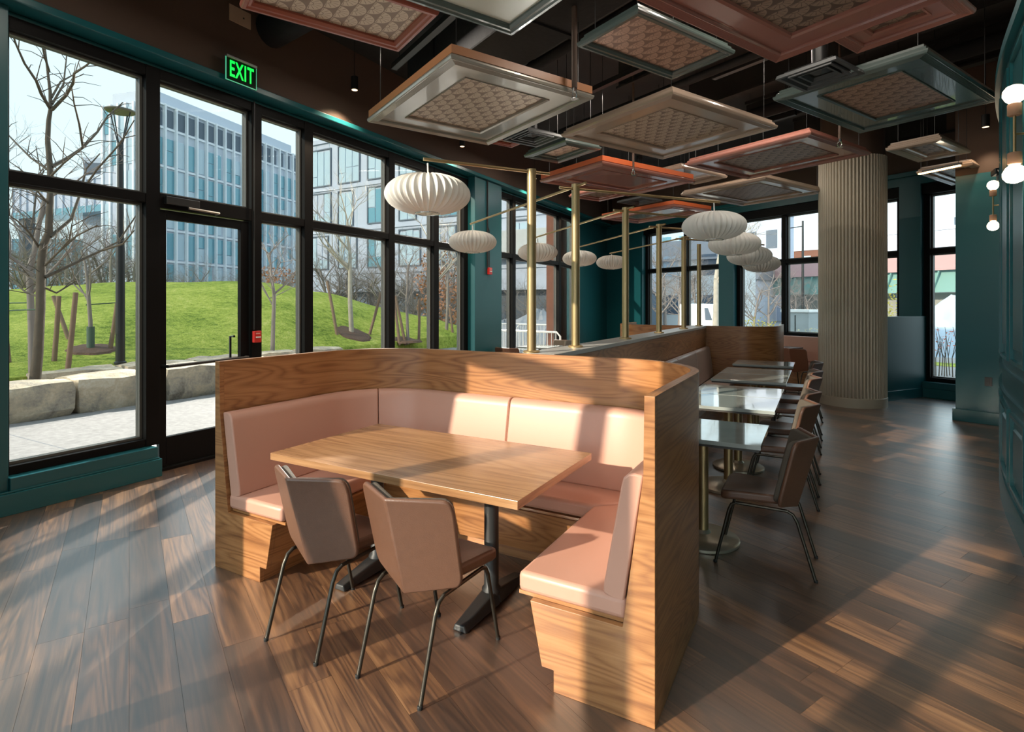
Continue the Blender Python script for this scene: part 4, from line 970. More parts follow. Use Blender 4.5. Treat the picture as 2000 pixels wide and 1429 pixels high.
for j in range(ny_+1):
    for i in range(nx_+1):
        x = -12.3-38.0*(i/nx_)**1.35; y = -6+44.0*j/ny_
        vs.append((x, y, -0.14 if i == 0 else max(-0.14, lawn_z(x, y)+0.03*sin(x*1.3+y*0.7))))
fs = [(j*(nx_+1)+i, j*(nx_+1)+i+1, (j+1)*(nx_+1)+i+1, (j+1)*(nx_+1)+i) for j in range(ny_) for i in range(nx_)]
tag(MB().add(vs, fs).build('lawn', M['grass'], smooth=80), kind='structure')
# granite blocks along the path
def stone_mat():
    m = bpy.data.materials.new('granite'); m.use_nodes = True; g = G(m); p = g.N['Principled BSDF']; p.inputs['Roughness'].default_value = 0.85
    tc = g.N.new('ShaderNodeTexCoord'); v = tc.outputs['Object']; oi = g.N.new('ShaderNodeObjectInfo')
    a = g.noise(v, 2.2, 5.0, 0.65, 0.6); b = g.noise(v, 22.0, 4.0, 0.7)
    fac = g.m('ADD', g.m('MULTIPLY', a, 0.7), g.m('ADD', g.m('MULTIPLY', b, 0.25), g.m('MULTIPLY', oi.outputs['Random'], 0.08)))
    g.L.new(g.ramp(fac, [(0.33, (0.14, 0.115, 0.09)), (0.45, (0.37, 0.31, 0.245)), (0.56, (0.55, 0.44, 0.31)), (0.68, (0.70, 0.61, 0.49))]), p.inputs['Base Color'])
    bp = g.N.new('ShaderNodeBump'); bp.inputs['Strength'].default_value = 0.7; bp.inputs['Distance'].default_value = 0.05; g.L.new(g.noise(v, 7.0, 6.0, 0.7), bp.inputs['Height']); g.L.new(bp.outputs[0], p.inputs['Normal'])
    return m
M['granite'] = stone_mat()
def granite(x0, x1, y0, y1, z0, z1, label, seed, rz=0.0):
    rg = random.Random(seed); bm = bmesh.new(); bmesh.ops.create_cube(bm, size=1.0)
    bmesh.ops.subdivide_edges(bm, edges=bm.edges[:], cuts=3, use_grid_fill=True)
    sx, sy, sz = x1-x0, y1-y0, z1-z0
    for v in bm.verts:
        c = v.co.copy(); k = sum(1 for q in c if abs(q) > 0.49); pull_ = 0.0 if k < 2 else (0.035 if k == 2 else 0.07)
        v.co = Vector((c.x*(sx-pull_*1.6)+rg.uniform(-0.035, 0.035), c.y*(sy-pull_)+rg.uniform(-0.025, 0.025), c.z*sz+(rg.uniform(-0.03, 0.03)-pull_*0.6 if c.z > 0.3 else 0)))
    me = bpy.data.meshes.new('granite_block'); bm.to_mesh(me); bm.free(); me.shade_smooth(); me.set_sharp_from_angle(angle=radians(28)); me.materials.append(M['granite'])
    o = bpy.data.objects.new('granite_block', me); COL.objects.link(o); o.location = ((x0+x1)/2, (y0+y1)/2, (z0+z1)/2); o.rotation_euler = (0, 0, rz)
    return tag(o, label, 'stone', 'granite blocks along the path')
edges = [(1.5, 2.78, 0.48), (2.80, 4.06, 0.50), (4.10, 5.36, 0.50), (5.40, 6.55, 0.53), (6.60, 7.9, 0.52), (7.95, 9.2, 0.5)]
for i, (a, b, hgt) in enumerate(edges):
    granite(-10.55-0.02*i, -9.72+0.03*(i % 2), a, b, -0.06, hgt, ['rough granite block at the left end of the near row', 'large rough granite block left of the big gap in the near row', 'third granite block of the near row, beside the window mullion', 'granite block of the near row seen through the glass door', 'granite block of the near row half hidden by the booth', 'granite block at the right end of the near row behind the booth'][i], 31+i)
back = [((12, 730), 9.9, 0.55, 0.75), ((75, 728), 12.0, 1.7, 0.42), ((150, 728), 12.6, 1.7, 0.42), ((220, 727), 13.4, 1.7, 0.42), ((345, 705), 14.5, 1.9, 0.4), ((410, 703), 15.4, 1.9, 0.4)]
for i, ((px_, py_), Z, L_, hgt) in enumerate(back):
    yb_ = 3.0+i*1.42; zt_ = 0.72 if i == 0 else 0.43
    granite(-12.5, -11.85+(0.25 if i == 0 else 0), yb_, yb_+(0.7 if i == 0 else 1.38), -0.06, zt_, ['pale boulder at the far left edge behind the near row', 'long low granite block in the back row behind the trunk', 'second low granite block of the back row', 'third low granite block of the back row next to the lamp post', 'low granite block on the lawn edge behind the door glass', 'low granite block on the lawn edge beside the door handle'][i], 71+i, 0.0)
# trees
M['bark'] = mk('bark_grey', (0.105, 0.082, 0.06), 0.9, bump=0.6, bscale=25, var=0.35, vscale=8)
M['bark_pale'] = mk('bark_pale', (0.42, 0.37, 0.30), 0.9, bump=0.4, bscale=20, var=0.3, vscale=6)
M['twig'] = mk('twig_grey', (0.27, 0.225, 0.20), 0.9)
M['stake'] = mk('stake_wood', (0.25, 0.165, 0.115), 0.9, bump=0.5, bscale=20, var=0.3, vscale=6)
M['strap'] = mk('strap_green', (0.05, 0.09, 0.06), 0.7)
def grow(mb, p, d, L_, r, lvl, rg, nmax, spread=0.75, n=5):
    pts = [p.copy()]; rr = [r]; q = p.copy(); dd = d.copy(); k = 3 if lvl < 2 else 2
    for i in range(k):
        dd = (dd+Vector((rg.uniform(-1, 1), rg.uniform(-1, 1), rg.uniform(-0.4, 0.8)))*0.16).normalized()
        q = q+dd*(L_/k); pts.append(q.copy()); rr.append(r*(1-0.35*(i+1)/k))
    mb.tube(pts, rr, max(3, n-lvl), caps=False)
    if lvl >= nmax: return
    nb = rg.randint(2, 3) if lvl < 2 else rg.randint(2, 3)
    for b in range(nb+1):
        i = rg.randint(1, k) if b else k; ax = Vector((rg.uniform(-1, 1), rg.uniform(-1, 1), rg.uniform(-0.25, 0.7))).normalized()
        nd = (dd*(1-spread*0.5)+ax*spread).normalized()
        if nd.z < -0.1: nd.z = 0.1
        grow(mb, pts[i], nd.normalized(), L_*rg.uniform(0.55, 0.78), rr[i]*0.62, lvl+1, rg, nmax, spread, n)
def tree_mesh(seed, h, r, nmax, spread, mat, trunk=0.38):
    rg = random.Random(seed); mb = MB(); p = Vector((0, 0, -0.1)); tp = Vector((rg.uniform(-0.1, 0.1), rg.uniform(-0.1, 0.1), h*trunk))
    mb.tube([p, p.lerp(tp, 0.5)+Vector((0.03, 0, 0)), tp], [r, r*0.88, r*0.78], 8, caps=False)
    grow(mb, tp, Vector((0.05, 0, 1)), h*0.26, r*0.75, 0, rg, nmax, spread)
    for b in range(3): grow(mb, p.lerp(tp, rg.uniform(0.75, 1.0)), Vector((rg.uniform(-1, 1), rg.uniform(-1, 1), 0.8)).normalized(), h*0.22, r*0.45, 1, rg, nmax, spread)
    me = bpy.data.meshes.new('bare_tree'); me.from_pydata(mb.v, [], mb.f); me.shade_smooth(); me.materials.append(mat); return me
def put_tree(me, loc, rz, s, label, group=None, kind='bare_tree'):
    o = bpy.data.objects.new(kind, me); COL.objects.link(o); o.location = loc; o.rotation_euler = (0, 0, rz); o.scale = (s, s, s); return tag(o, label, 'tree', group)
# big tree by the left window, limbs read off the photograph
MAIN = {'t': [(68, 745), (74, 690), (79, 600), (80, 518), (85, 479), (95, 455), (97, 412), (99, 370), (98, 330), (93, 274), (95, 236), (99, 212), (98, 179), (92, 131), (88, 95), (80, 40)]}
LIMB = [[(98, 212), (81, 184), (71, 158), (48, 124), (31, 86), (20, 50)], [(102, 203), (124, 165), (129, 120), (133, 80)], [(102, 214), (129, 186), (143, 162), (145, 143), (167, 129), (190, 110)], [(101, 190), (118, 160), (145, 145)], [(96, 140), (86, 105), (76, 60)],
        [(101, 326), (133, 308), (162, 288), (190, 258), (210, 227), (240, 200)], [(162, 288), (155, 243), (145, 203), (140, 170)], [(93, 331), (60, 308), (24, 272), (4, 250)], [(98, 345), (125, 318), (160, 290)], [(99, 462), (139, 428), (157, 377), (168, 330), (195, 300)],
        [(157, 377), (190, 330), (235, 280), (262, 235)], [(88, 541), (129, 522), (166, 504), (196, 490), (231, 472), (272, 412), (285, 390)], [(196, 490), (240, 476), (262, 450)], [(74, 550), (51, 536), (12, 518)], [(76, 483), (58, 455), (35, 432), (6, 412)], [(58, 455), (66, 420), (70, 380), (80, 340), (70, 285)], [(88, 518), (116, 490), (136, 467), (140, 440)],
        [(84, 560), (110, 572), (150, 548)], [(97, 400), (75, 375), (60, 350), (40, 330)], [(78, 580), (50, 570), (18, 545)], [(116, 490), (150, 460), (190, 440)]]
Z0 = 9.2; rg = random.Random(3); mb = MB()
tr_pts = [at(x, y, Z0) for x, y in MAIN['t']]
mb.tube(tr_pts, [0.082, 0.075, 0.068, 0.064, 0.06, 0.056, 0.052, 0.048, 0.044, 0.038, 0.034, 0.03, 0.024, 0.017, 0.012, 0.007], 10, caps=False)
for li, lm in enumerate(LIMB):
    sg = 1 if li % 2 else -1; r0 = 0.030 if li in (0, 2, 5, 9, 11) else 0.020
    pts = [at(x, y, Z0+sg*0.28*k) for k, (x, y) in enumerate(lm)]
    mb.tube(pts, [r0*(1-0.8*k/len(pts)) for k in range(len(pts))], 6, caps=False)
    for k in range(1, len(pts)):
        for _ in range(2):
            q = pts[k-1].lerp(pts[k], rg.random()); dd = Vector((rg.uniform(-1, 1), rg.uniform(-1, 1), rg.uniform(0, 1))).normalized()
            e = q+dd*rg.uniform(0.25, 0.6); mb.tube([q, q.lerp(e, 0.5)+Vector((0, 0, 0.04)), e], [0.008, 0.006, 0.003], 4, caps=False)
base = tr_pts[0].copy(); mb.v = [(v[0]-base.x, v[1]-base.y, v[2]-base.z) for v in mb.v]
me = bpy.data.meshes.new('bare_tree'); me.from_pydata(mb.v, [], mb.f); me.shade_smooth(); me.materials.append(M['bark'])
put_tree(me, base, 0, 1, 'tall bare tree with spreading limbs filling the left window')
TM = [tree_mesh(101+i, 5.5, 0.075, 4, 0.75, M['twig']) for i in range(3)]
TP = [tree_mesh(201+i, 6.0, 0.085, 4, 0.6, M['bark_pale']) for i in range(2)]
def lawn_hit(px_, py_):
    Z = 9.0
    while Z < 30:
        g = at(px_, py_, Z)
        if g.x < -12.3 and g.z <= lawn_z(g.x, g.y): break
        Z += 0.05
    return Vector((g.x, g.y, lawn_z(g.x, g.y))), Z
def lawn_point(px_, Z):
    g = ground_at(px_, Z); return Vector((g.x, g.y, lawn_z(g.x, g.y)))
young = [(64, 735, 0.9, 'thin bare tree close behind the big tree trunk', 1), (177, 682, 0.62, 'slim young tree with green trunk guard between two stakes', 1), (532, 692, 0.75, 'young bare tree seen right of the fire alarm box', 1), (687, 650, 0.95, 'pale young tree between two leaning stakes on the lawn', 0), (797, 673, 0.75, 'young bare tree with guard behind three stakes', 1), (838, 690, 0.9, 'pale tree at the right edge of the lawn behind the pendant', 0), (872, 645, 0.9, 'young bare tree beyond the lawn beside the pilaster', 1)]
for i, (px_, Z, s, lab, kd) in enumerate(young):
    p = lawn_hit(px_, Z)[0]; put_tree((TM if kd else TP)[i % 2], p, i*1.3, s, lab)
stakes = [((106, 702), (115, 578), 12.0), ((132, 725), (148, 571), 10.5), ((134, 662), (104, 578), 12.2), ((215, 682), (229, 592), 14.5), ((16, 705), (5, 600), 10.8), ((658, 652), (639, 549), 17.5), ((722, 652), (744, 571), 17.8), ((781, 674), (768, 577), 15.5), ((792, 674), (772, 577), 15.9), ((818, 668), (819, 585), 16.5), ((854, 678), (854, 607), 14.5), ((884, 650), (878, 600), 17.0)]
slab_ = ['thin upright stake right of the big trunk', 'thick upright stake nearest the granite blocks', 'slanting stake crossing behind the thick stake', 'leaning stake right of the slim young tree', 'leaning stake at the left window edge', 'left leaning stake beside the pale young tree', 'right leaning stake beside the pale young tree', 'first of the close pair of stakes near the third mullion', 'second of the close pair of stakes near the third mullion', 'stake right of the close pair', 'short stake before the far pane of the side window', 'stake beside the pilaster at the lawn edge']
for i, (a, b, Z) in enumerate(stakes):
    Z = lawn_hit(*a)[1] if a[1] < 703 else Z
    p, q = at(*a, Z), at(*b, Z); zb = lawn_z(p.x, p.y) if p.x < -12.3 else 0.0
    k = (p-q).normalized(); p2 = p+k*max(0.0, (p.z-zb+0.05)/max(0.2, -k.z)) if k.z < 0 else p
    m_ = MB().tube([p2-p2, (q-p2)*0.5+Vector((0.01, 0, 0)), q-p2], [0.05, 0.047, 0.045], 8).build('tree_stake', M['stake'], loc=p2, smooth=50); tag(m_, slab_[i], 'stake', 'wooden tree stakes')
for i, (px_, Z, w) in enumerate(((180, 681, 0.5), (690, 651, 0.62), (797, 673, 0.5))):
    p = lawn_hit(px_, Z)[0]; vs = [(0, 0, 0.06)]; n = 24
    for rr, dz in ((0.5, 0.055), (0.85, 0.04), (1.0, -0.03)):
        for q in range(n):
            x, y = w*rr*cos(2*pi*q/n)*(1+0.06*sin(q*2.3)), w*rr*sin(2*pi*q/n)*(1+0.06*sin(q*1.7)); vs.append((x, y, lawn_z(p.x+x, p.y+y)+0.03*sin((p.x+x)*1.3+(p.y+y)*0.7)-p.z+dz))
    fs = [(0, 1+q, 1+(q+1) % n) for q in range(n)]+[(1+r*n+q, 1+(r+1)*n+q, 1+(r+1)*n+(q+1) % n, 1+r*n+(q+1) % n) for r in range(2) for q in range(n)]
    m_ = MB().add(vs, fs).build('mulch_bed', mk('mulch%d' % i, (0.13, 0.075, 0.05), 0.95, bump=1.0, bscale=30, var=0.4, vscale=20), loc=p)
    tag(m_, ['brown mulch bed round the slim young tree', 'brown mulch bed round the pale young tree', 'brown mulch bed behind the close pair of stakes'][i], 'mulch')
for i, ((x0, y0, Za), (x1, y1, Zb)) in enumerate((((2, 595), (70, 593), 0), ((2, 607), (78, 604), 0), ((172, 594), (230, 590), 0)) if False else (((2, 607, 9.6), (78, 604, 9.3)), ((2, 592, 10.6), (64, 591, 10.2)), ((168, 595, lawn_hit(177, 682)[1]), (229, 591, lawn_hit(215, 682)[1])))):
    p, q = at(x0, y0, Za), at(x1, y1, Zb); tag(MB().tube([(0, 0, 0), tuple(q-p)], 0.012, 5).build('tie_strap', M['strap'], loc=p), ['lower dark tie strap running to the big trunk', 'upper dark tie strap running to the thin tree', 'dark tie strap between the slim young tree and its stake'][i], 'strap')
p = lawn_hit(177, 682)[0]; tag(MB().lathe([(0.075, 0.0), (0.075, 0.5), (0.07, 0.5), (0.07, 0.0)], 14, caps=False).build('trunk_guard', mk('guard_mesh', (0.085, 0.13, 0.095), 0.7), loc=p+Vector((0, 0, 0.0))), 'green mesh guard round the slim young trunk', 'tree guard')
# thicket behind the lawn
k = 0; rg = random.Random(21)
TH_ = [tree_mesh(301+i, 6.5, 0.10, 5, 0.85, M['twig'], trunk=0.18) for i in range(3)]
for i in range(64):
    px_ = 3+i*14.6+rg.uniform(-8, 8); Z = rg.uniform(29, 37); g = ground_at(px_, Z)
    s = rg.uniform(0.8, 1.15)*(1.0 if px_ < 300 or px_ > 640 else 0.62)
    put_tree(TH_[i % 3], Vector((g.x, g.y, max(0, lawn_z(g.x, g.y)*0.6))), rg.uniform(0, 6.28), s, 'bare grey tree in the thicket beyond the lawn', 'bare trees in the thicket beyond the lawn')
# street lamp
p = lawn_hit(235, 713)[0]
lp = thing('street_lamp', 'black street lamp post with a flat disc head in the left window', 'lamp post', p)
hz = at(240, 208, lawn_hit(235, 713)[1]).z-p.z
MB().lathe([(0.11, 0.0), (0.11, 0.06), (0.085, 0.08), (0.08, hz*0.45), (0.062, hz*0.5), (0.055, hz-0.75)], 16).build('pole', M['blackmetal'], lp, smooth=40)
MB().lathe([(0.02, hz-0.04), (0.15, hz-0.05), (0.275, hz-0.08), (0.28, hz-0.10), (0.25, hz-0.12), (0.04, hz-0.13)], 32).build('disc_head', mk('lamp_head', (0.16, 0.15, 0.13), 0.5), lp, smooth=30)
for a in range(4): MB().tube([(0.05*cos(a*pi/2+0.5), 0.05*sin(a*pi/2+0.5), hz-0.76), (0.21*cos(a*pi/2+0.5), 0.21*sin(a*pi/2+0.5), hz-0.11)], 0.012, 5).build('bracket', M['blackmetal'], lp)
# ---------------- buildings across the lawn
M['bwall'] = mk('pale_blue_cladding', (0.55, 0.60, 0.68), 0.6)
M['bfin'] = mk('white_fins', (0.80, 0.83, 0.87), 0.6)
M['bglass'] = mk('teal_glazing', (0.16, 0.36, 0.44), 0.08, spec=0.8, metal=0.2)
M['bglass2'] = mk('pale_glazing', (0.46, 0.58, 0.66), 0.12, spec=0.8)
M['bdark'] = mk('dark_louvre', (0.10, 0.13, 0.17), 0.5)
M['bwhite'] = mk('white_cladding', (0.50, 0.54, 0.64), 0.65)
M['bblue'] = mk('blue_spandrel', (0.12, 0.17, 0.42), 0.4)
ca = at(300, 595, 50.0); ca.z = 0; ua = Vector((-0.21, 0.977, 0)).normalized()
A_ = thing('office_block', 'pale blue office block with slim white fins and teal windows beyond the lawn', 'building', ca, atan2(ua.y, ua.x))
LA, HA = 20.0, 20.2     # local x along the long front, local -y = towards the room
MB().box(0, LA, 0.25, 6.0, 0, HA).build('wall', M['bwall'], A_)
MB().box(0.8, LA, 1.2, 6.0, HA, HA+1.4).build('roof_screen', M['bwall'], A_); MB().box(0, LA, 0.0, 0.3, HA-0.15, HA).build('parapet', M['bfin'], A_)
rg = random.Random(8); fl = 2.92
wm = {}
def win(w, h, mat):
    k = (round(w, 2), round(h, 2), mat.name)
    if k not in wm: wm[k] = MB().box(0, w, -0.03, 0.06, 0, h).mesh('window'); wm[k].materials.append(mat)
    return wm[k]
def addwin(parent, x, y, z, w, h, mat, rz=0.0):
    o = bpy.data.objects.new('window', win(w, h, mat)); COL.objects.link(o); o.parent = parent; o.location = (x, y, z); o.rotation_euler = (0, 0, rz); return o
fin = MB().box(-0.07, 0.07, -0.12, 0.25, 0, HA).mesh('fin'); fin.materials.append(M['bfin'])
nc = 17; cw = LA/nc
for c in range(nc+1):
    o = bpy.data.objects.new('fin', fin); COL.objects.link(o); o.parent = A_; o.location = (c*cw, 0, 0)
for f in range(7):
    z = HA-0.35-2.3-f*fl if f else HA-2.0
    MB().box(0, LA, 0.10, 0.25, z-0.30, z-0.12).build('floor_band', M['bfin'], A_)
    for c in range(nc):
        mt = M['bdark'] if f == 0 else rg.choice([M['bglass'], M['bglass'], M['bglass2'], M['bglass']])
        hh = 1.6 if f == 0 else 2.45
        if f and rg.random() < 0.5:
            k = rg.choice([0.9, 1.3]); addwin(A_, c*cw+0.14, 0.2, z, cw-0.28, k, rg.choice([M['bglass2'], M['bglass']])); addwin(A_, c*cw+0.14, 0.2, z+k+0.06, cw-0.28, hh-k-0.06, mt)
        else: addwin(A_, c*cw+0.14+(0.2 if rg.random() < 0.3 else 0), 0.2, z, cw-(0.28 if rg.random() < 0.6 else 0.5), hh, mt)
# short end of the block facing left
MB().box(-0.02, 0.0, 0.25, 6.0, 0, HA).build('end_wall', M['bwall'], A_)
for c in range(7): MB().box(-0.22, 0.0, 0.2+c*0.95, 0.42+c*0.95, 0, HA).build('fin', M['bfin'], A_)
for f in range(6):
    for c in range(6): addwin(A_, -0.06, 1.08+c*0.95, HA-2.7-f*fl, 0.5, 2.3, rg.choice([M['bglass'], M['bwhite'], M['bglass2']]), -pi/2)
# nearer white block facing the room's side windows
cb_ = at(586, 595, 46.0); cb_.z = 0
B_ = thing('apartment_block', 'white apartment block with tall grouped windows behind the side glazing', 'building', cb_)
LB, HB = 27.0, 14.6
MB().box(0, LB, 0, 12, 2.6, HB).build('wall', M['bwhite'], B_); MB().box(0.6, LB, 0.8, 12, 0, 2.6).build('ground_floor', M['bdark'], B_)
MB().box(-0.15, LB+0.1, -0.15, 12, HB, HB+0.35).build('roof_edge', M['bwhite'], B_); MB().box(2, LB, 3.5, 10, HB+0.35, HB+3.6).build('penthouse', M['bglass2'], B_)
for z in (10.9, 7.5, 4.15): MB().box(-0.05, LB, -0.10, 0.0, z-0.14, z+0.14).build('floor_band', M['bwhite'], B_)
for k in range(18): MB().box(0.4+k*1.5, 0.43+k*1.5, -0.015, 0.0, 2.6, HB).build('cladding_joint', M['bglass2'], B_)
x = 1.4
while x < LB-2.5:
    for z, hh in ((11.2, 2.9), (7.85, 2.7), (4.5, 2.6)):
        w = rg.choice([1.5, 1.9, 2.2]); n_ = 2 if w < 1.8 else 3
        mt = rg.choice([M['bglass2'], M['bglass2'], M['bglass']]) if x < 17 else rg.choice([M['bglass'], M['bblue'], M['bglass2']])
        fr = MB().ring(w/2+0.07, hh/2+0.07, [(0, -0.05), (0.09, -0.05), (0.09, 0.05), (0, 0.05)]).mesh('window_frame')
        o = bpy.data.objects.new('window_frame', fr); fr.materials.append(M['bdark']); COL.objects.link(o); o.parent = B_; o.location = (x+w/2, -0.05, z+hh/2); o.rotation_euler = (pi/2, 0, 0)
        for q in range(n_):
            wq = w/n_; kq = rg.choice([0.8, 1.2, hh-0.1]); addwin(B_, x+q*wq+0.04, -0.02, z, wq-0.08, kq-0.06, mt)
            if kq < hh-0.3: addwin(B_, x+q*wq+0.04, -0.02, z+kq, wq-0.08, hh-kq, rg.choice([mt, M['bglass2'], M['bwhite']]))
    x += 3.1
MB().box(16.5, LB, -0.9, 0.0, 4.6, 6.4).build('white_balcony_band', mk('balcony_white', (0.5, 0.5, 0.5), 0.6), B_, bevel=0.05)
# skybridge at the far left
sb = at(25, 390, 62.0); se = at(215, 350, 56.0)
br = thing('footbridge', 'glazed footbridge with white railing reaching the office block from the left', 'bridge', (sb.x, sb.y, 0), atan2(se.y-sb.y, se.x-sb.x)); Lb = (Vector((se.x, se.y))-Vector((sb.x, sb.y))).length
MB().box(0, Lb, 0, 3.0, 11.2, 11.9).build('deck', M['bglass'], br); MB().box(0, Lb, 0, 3.0, 14.6, 15.0).build('roof', M['bwall'], br); MB().box(0, Lb, 0.1, 0.15, 11.9, 14.6).build('glazing', M['bwhite'], br)
for k in range(14): MB().box(k*Lb/13-0.05, k*Lb/13+0.05, -0.06, 0.12, 11.2, 14.9).build('post', M['bwall'], br)
MB().box(0.3, 1.1, 0.4, 1.6, 0, 11.2).build('pier', M['bdark'], br)
lb = at(20, 595, 66.0); MBt = thing('teal_lowrise', 'low teal glass building under the footbridge behind the thicket', 'building', (lb.x, lb.y, 0), radians(35))
MB().box(0, 16, 0, 8, 0, 9.5).build('wall', M['bglass'], MBt); 
for k in range(8): MB().box(k*2.2, k*2.2+0.25, -0.1, 0.0, 0, 9.5).build('fin', M['bwall'], MBt)
pt_ = at(185, 330, 60.0); ph = thing('roof_plant', 'blue-grey plant room standing on the roof left of the office block', 'building', (pt_.x, pt_.y, 0), radians(35)); MB().box(-1.2, 5, 0, 4, 0, 17.6).build('wall', M['bwall'], ph); MB().box(-1.0, 4.8, -0.1, 0, 15.4, 17.0).build('louvre', M['bdark'], ph)

# ------------------------------------------------------------------ outside the far bay and the far windows
M['brick'] = mk('brick_red', (0.20, 0.085, 0.055), 0.85, bump=0.3, bscale=30, var=0.2, vscale=10)
tag(MB().box(-6.35, -5.95, 13.35, 13.9, -0.1, 5).build('brick_pier', M['brick']), 'red-brown outside pier at the end of the second glazed bay', 'pier')
def barrier(px_, Z, L_, rz, label):
    g = ground_at(px_, Z, -0.1); b = thing('crowd_barrier', label, 'barrier', g, rz, 'white crowd barriers outside')
    wm_ = M['white']
    MB().tube([(0, 0, 0.0), (0, 0, 0.95), (0.1, 0, 1.05), (L_-0.1, 0, 1.05), (L_, 0, 0.95), (L_, 0, 0.0)], 0.025, 8).build('frame', wm_, b, smooth=50)
    MB().tube([(0, 0, 0.2), (L_, 0, 0.2)], 0.02, 6).build('bottom_rail', wm_, b)
    for k in range(1, 16): MB().tube([(L_*k/16, 0, 0.2), (L_*k/16, 0, 1.05)], 0.011, 5).build('bar', wm_, b)
barrier(970, 14.5, 1.9, radians(-5), 'white crowd barrier outside the second glazed bay, nearest one')
barrier(930, 20.0, 2.0, radians(10), 'white crowd barrier farther back on the left')
barrier(1010, 19.0, 2.0, radians(4), 'white crowd barrier farther back on the right')
# snow and rubble heaps
def heap(px_, Z, w, hgt, mat, label, seed, cat='heap'):
    rg = random.Random(seed); mb = MB(); n = 18; vs = []; rows = 6
    for i in range(rows):
        r = w*(1-i/(rows-1)*0.92)
        for k in range(n): q = r*rg.uniform(0.85, 1.12); vs.append((q*cos(2*pi*k/n), 0.6*q*sin(2*pi*k/n), hgt*(i/(rows-1))**0.8*rg.uniform(0.85, 1.1)))
    mb.add(vs, [(i*n+k, i*n+(k+1) % n, (i+1)*n+(k+1) % n, (i+1)*n+k) for i in range(rows-1) for k in range(n)]+[tuple(range((rows-1)*n, rows*n))])
    return tag(mb.build('rubble_heap', mat, loc=ground_at(px_, Z, -0.15), smooth=25, rz=CAM_A), label, cat)
M['snow'] = mk('pale_rubble', (0.36, 0.36, 0.38), 0.9, bump=0.8, bscale=6, var=0.25, vscale=3)
heap(985, 24, 2.2, 1.1, M['snow'], 'pale rubble heap behind the barriers, left part', 1); heap(1055, 25, 2.6, 1.5, M['snow'], 'pale rubble heap behind the barriers, middle part', 2); heap(1105, 23, 1.8, 1.2, M['snow'], 'pale rubble heap behind the barriers, right part', 3)
rg = random.Random(77)
for i in range(14):
    px_ = 760+i*27; Z = rg.uniform(27, 30.5); g = ground_at(px_, Z, -0.1)
    put_tree(TH_[i % 3], g, rg.uniform(0, 6), rg.uniform(0.5, 0.72), 'bare street tree before the white apartment block', 'bare street trees before the white apartment block')
# coppery shrubs
def leafy(name, loc, rx_, rz_, n, mat, size, label, seed, cat='shrub', stems=True):
    rg = random.Random(seed); t = thing(name, label, cat, loc); mb = MB()
    for _ in range(n):
        a = rg.uniform(0, 2*pi); u = rg.uniform(-1, 1); r = rg.random()**0.4
        c = Vector((rx_*r*sqrt(1-u*u)*cos(a), rx_*r*sqrt(1-u*u)*sin(a), rz_*(1+r*u))); d1 = Vector((rg.uniform(-1, 1), rg.uniform(-1, 1), rg.uniform(-1, 1))).normalized(); d2 = d1.orthogonal().normalized(); s = size*rg.uniform(0.6, 1.3)
        mb.add([c-d1*s, c+d2*s*0.5, c+d1*s, c-d2*s*0.5], [(0, 1, 2, 3)])
    mb.build('foliage', mat, t)
    if stems:
        st = MB()
        for _ in range(9): a = rg.uniform(0, 6.28); st.tube([(0.1*cos(a), 0.1*sin(a), -0.05), (rx_*0.4*cos(a), rx_*0.4*sin(a), rz_), (rx_*0.7*cos(a), rx_*0.7*sin(a), rz_*1.7)], [0.02, 0.014, 0.006], 4, caps=False)
        st.build('stems', M['twig'], t)
    return t
M['copper_leaf'] = mk('copper_leaves', (0.42, 0.19, 0.10), 0.8); M['yellow_leaf'] = mk('yellow_leaves', (0.60, 0.47, 0.08), 0.8); M['pale_leaf'] = mk('pale_leaves', (0.45, 0.40, 0.24), 0.8); M['green_leaf'] = mk('green_leaves', (0.12, 0.18, 0.05), 0.8); M['rust_leaf'] = mk('rust_leaves', (0.50, 0.13, 0.08), 0.8)
leafy('copper_shrub', ground_at(535, 31, 1.6), 1.5, 1.1, 700, M['copper_leaf'], 0.09, 'coppery shrub on the mound behind the young tree', 4)
leafy('copper_shrub', ground_at(862, 26, 0.0), 1.3, 2.4, 900, M['copper_leaf'], 0.09, 'dry-leaved tree behind the last pane of the side window', 5, 'tree')
# far side: street, trees, houses, viaduct
M['house'] = mk('pale_house', (0.68, 0.70, 0.70), 0.7); M['house2'] = mk('lilac_house', (0.58, 0.60, 0.68), 0.7); M['roof'] = mk('roof_slate', (0.20, 0.19, 0.20), 0.8)
def house(px_, Z, w, dpt, hgt, mat, label, rz=0.0, rows=((1.0, 1.5), (4.0, 1.6)), pitched=True, wp=2.4):
    g = ground_at(px_, Z, -0.12); t = thing('street_house', label, 'building', g, rz)
    MB().box(-w/2, w/2, 0, dpt, 0, hgt).build('wall', mat, t)
    if pitched: MB().add([(-w/2-0.3, -0.4, hgt), (w/2+0.3, -0.4, hgt), (w/2+0.3, dpt+0.4, hgt), (-w/2-0.3, dpt+0.4, hgt), (-w/2-0.3, dpt/2, hgt+2.0), (w/2+0.3, dpt/2, hgt+2.0)], [(0, 1, 5, 4), (2, 3, 4, 5), (0, 4, 3), (1, 2, 5), (3, 2, 1, 0)]).build('roof', M['roof'], t)
    else: MB().box(-w/2-0.1, w/2+0.1, -0.1, dpt, hgt, hgt+0.4).build('roof', M['bfin'], t)
    n = max(1, int(w/wp))
    for z, hh in rows:
        for k in range(n): addwin(t, -w/2+(k+0.5)*w/n-0.6, -0.02, z, 1.2, hh, rg.choice([M['bglass'], M['bglass2'], M['bdark']]))
    return t
house(1310, 44, 9, 7, 5.2, M['house'], 'pale two-storey house behind the street trees at the far left window', radians(-10))
house(1405, 56, 7, 7, 4.2, M['house2'], 'bluish low house behind the white barked tree', radians(-12))
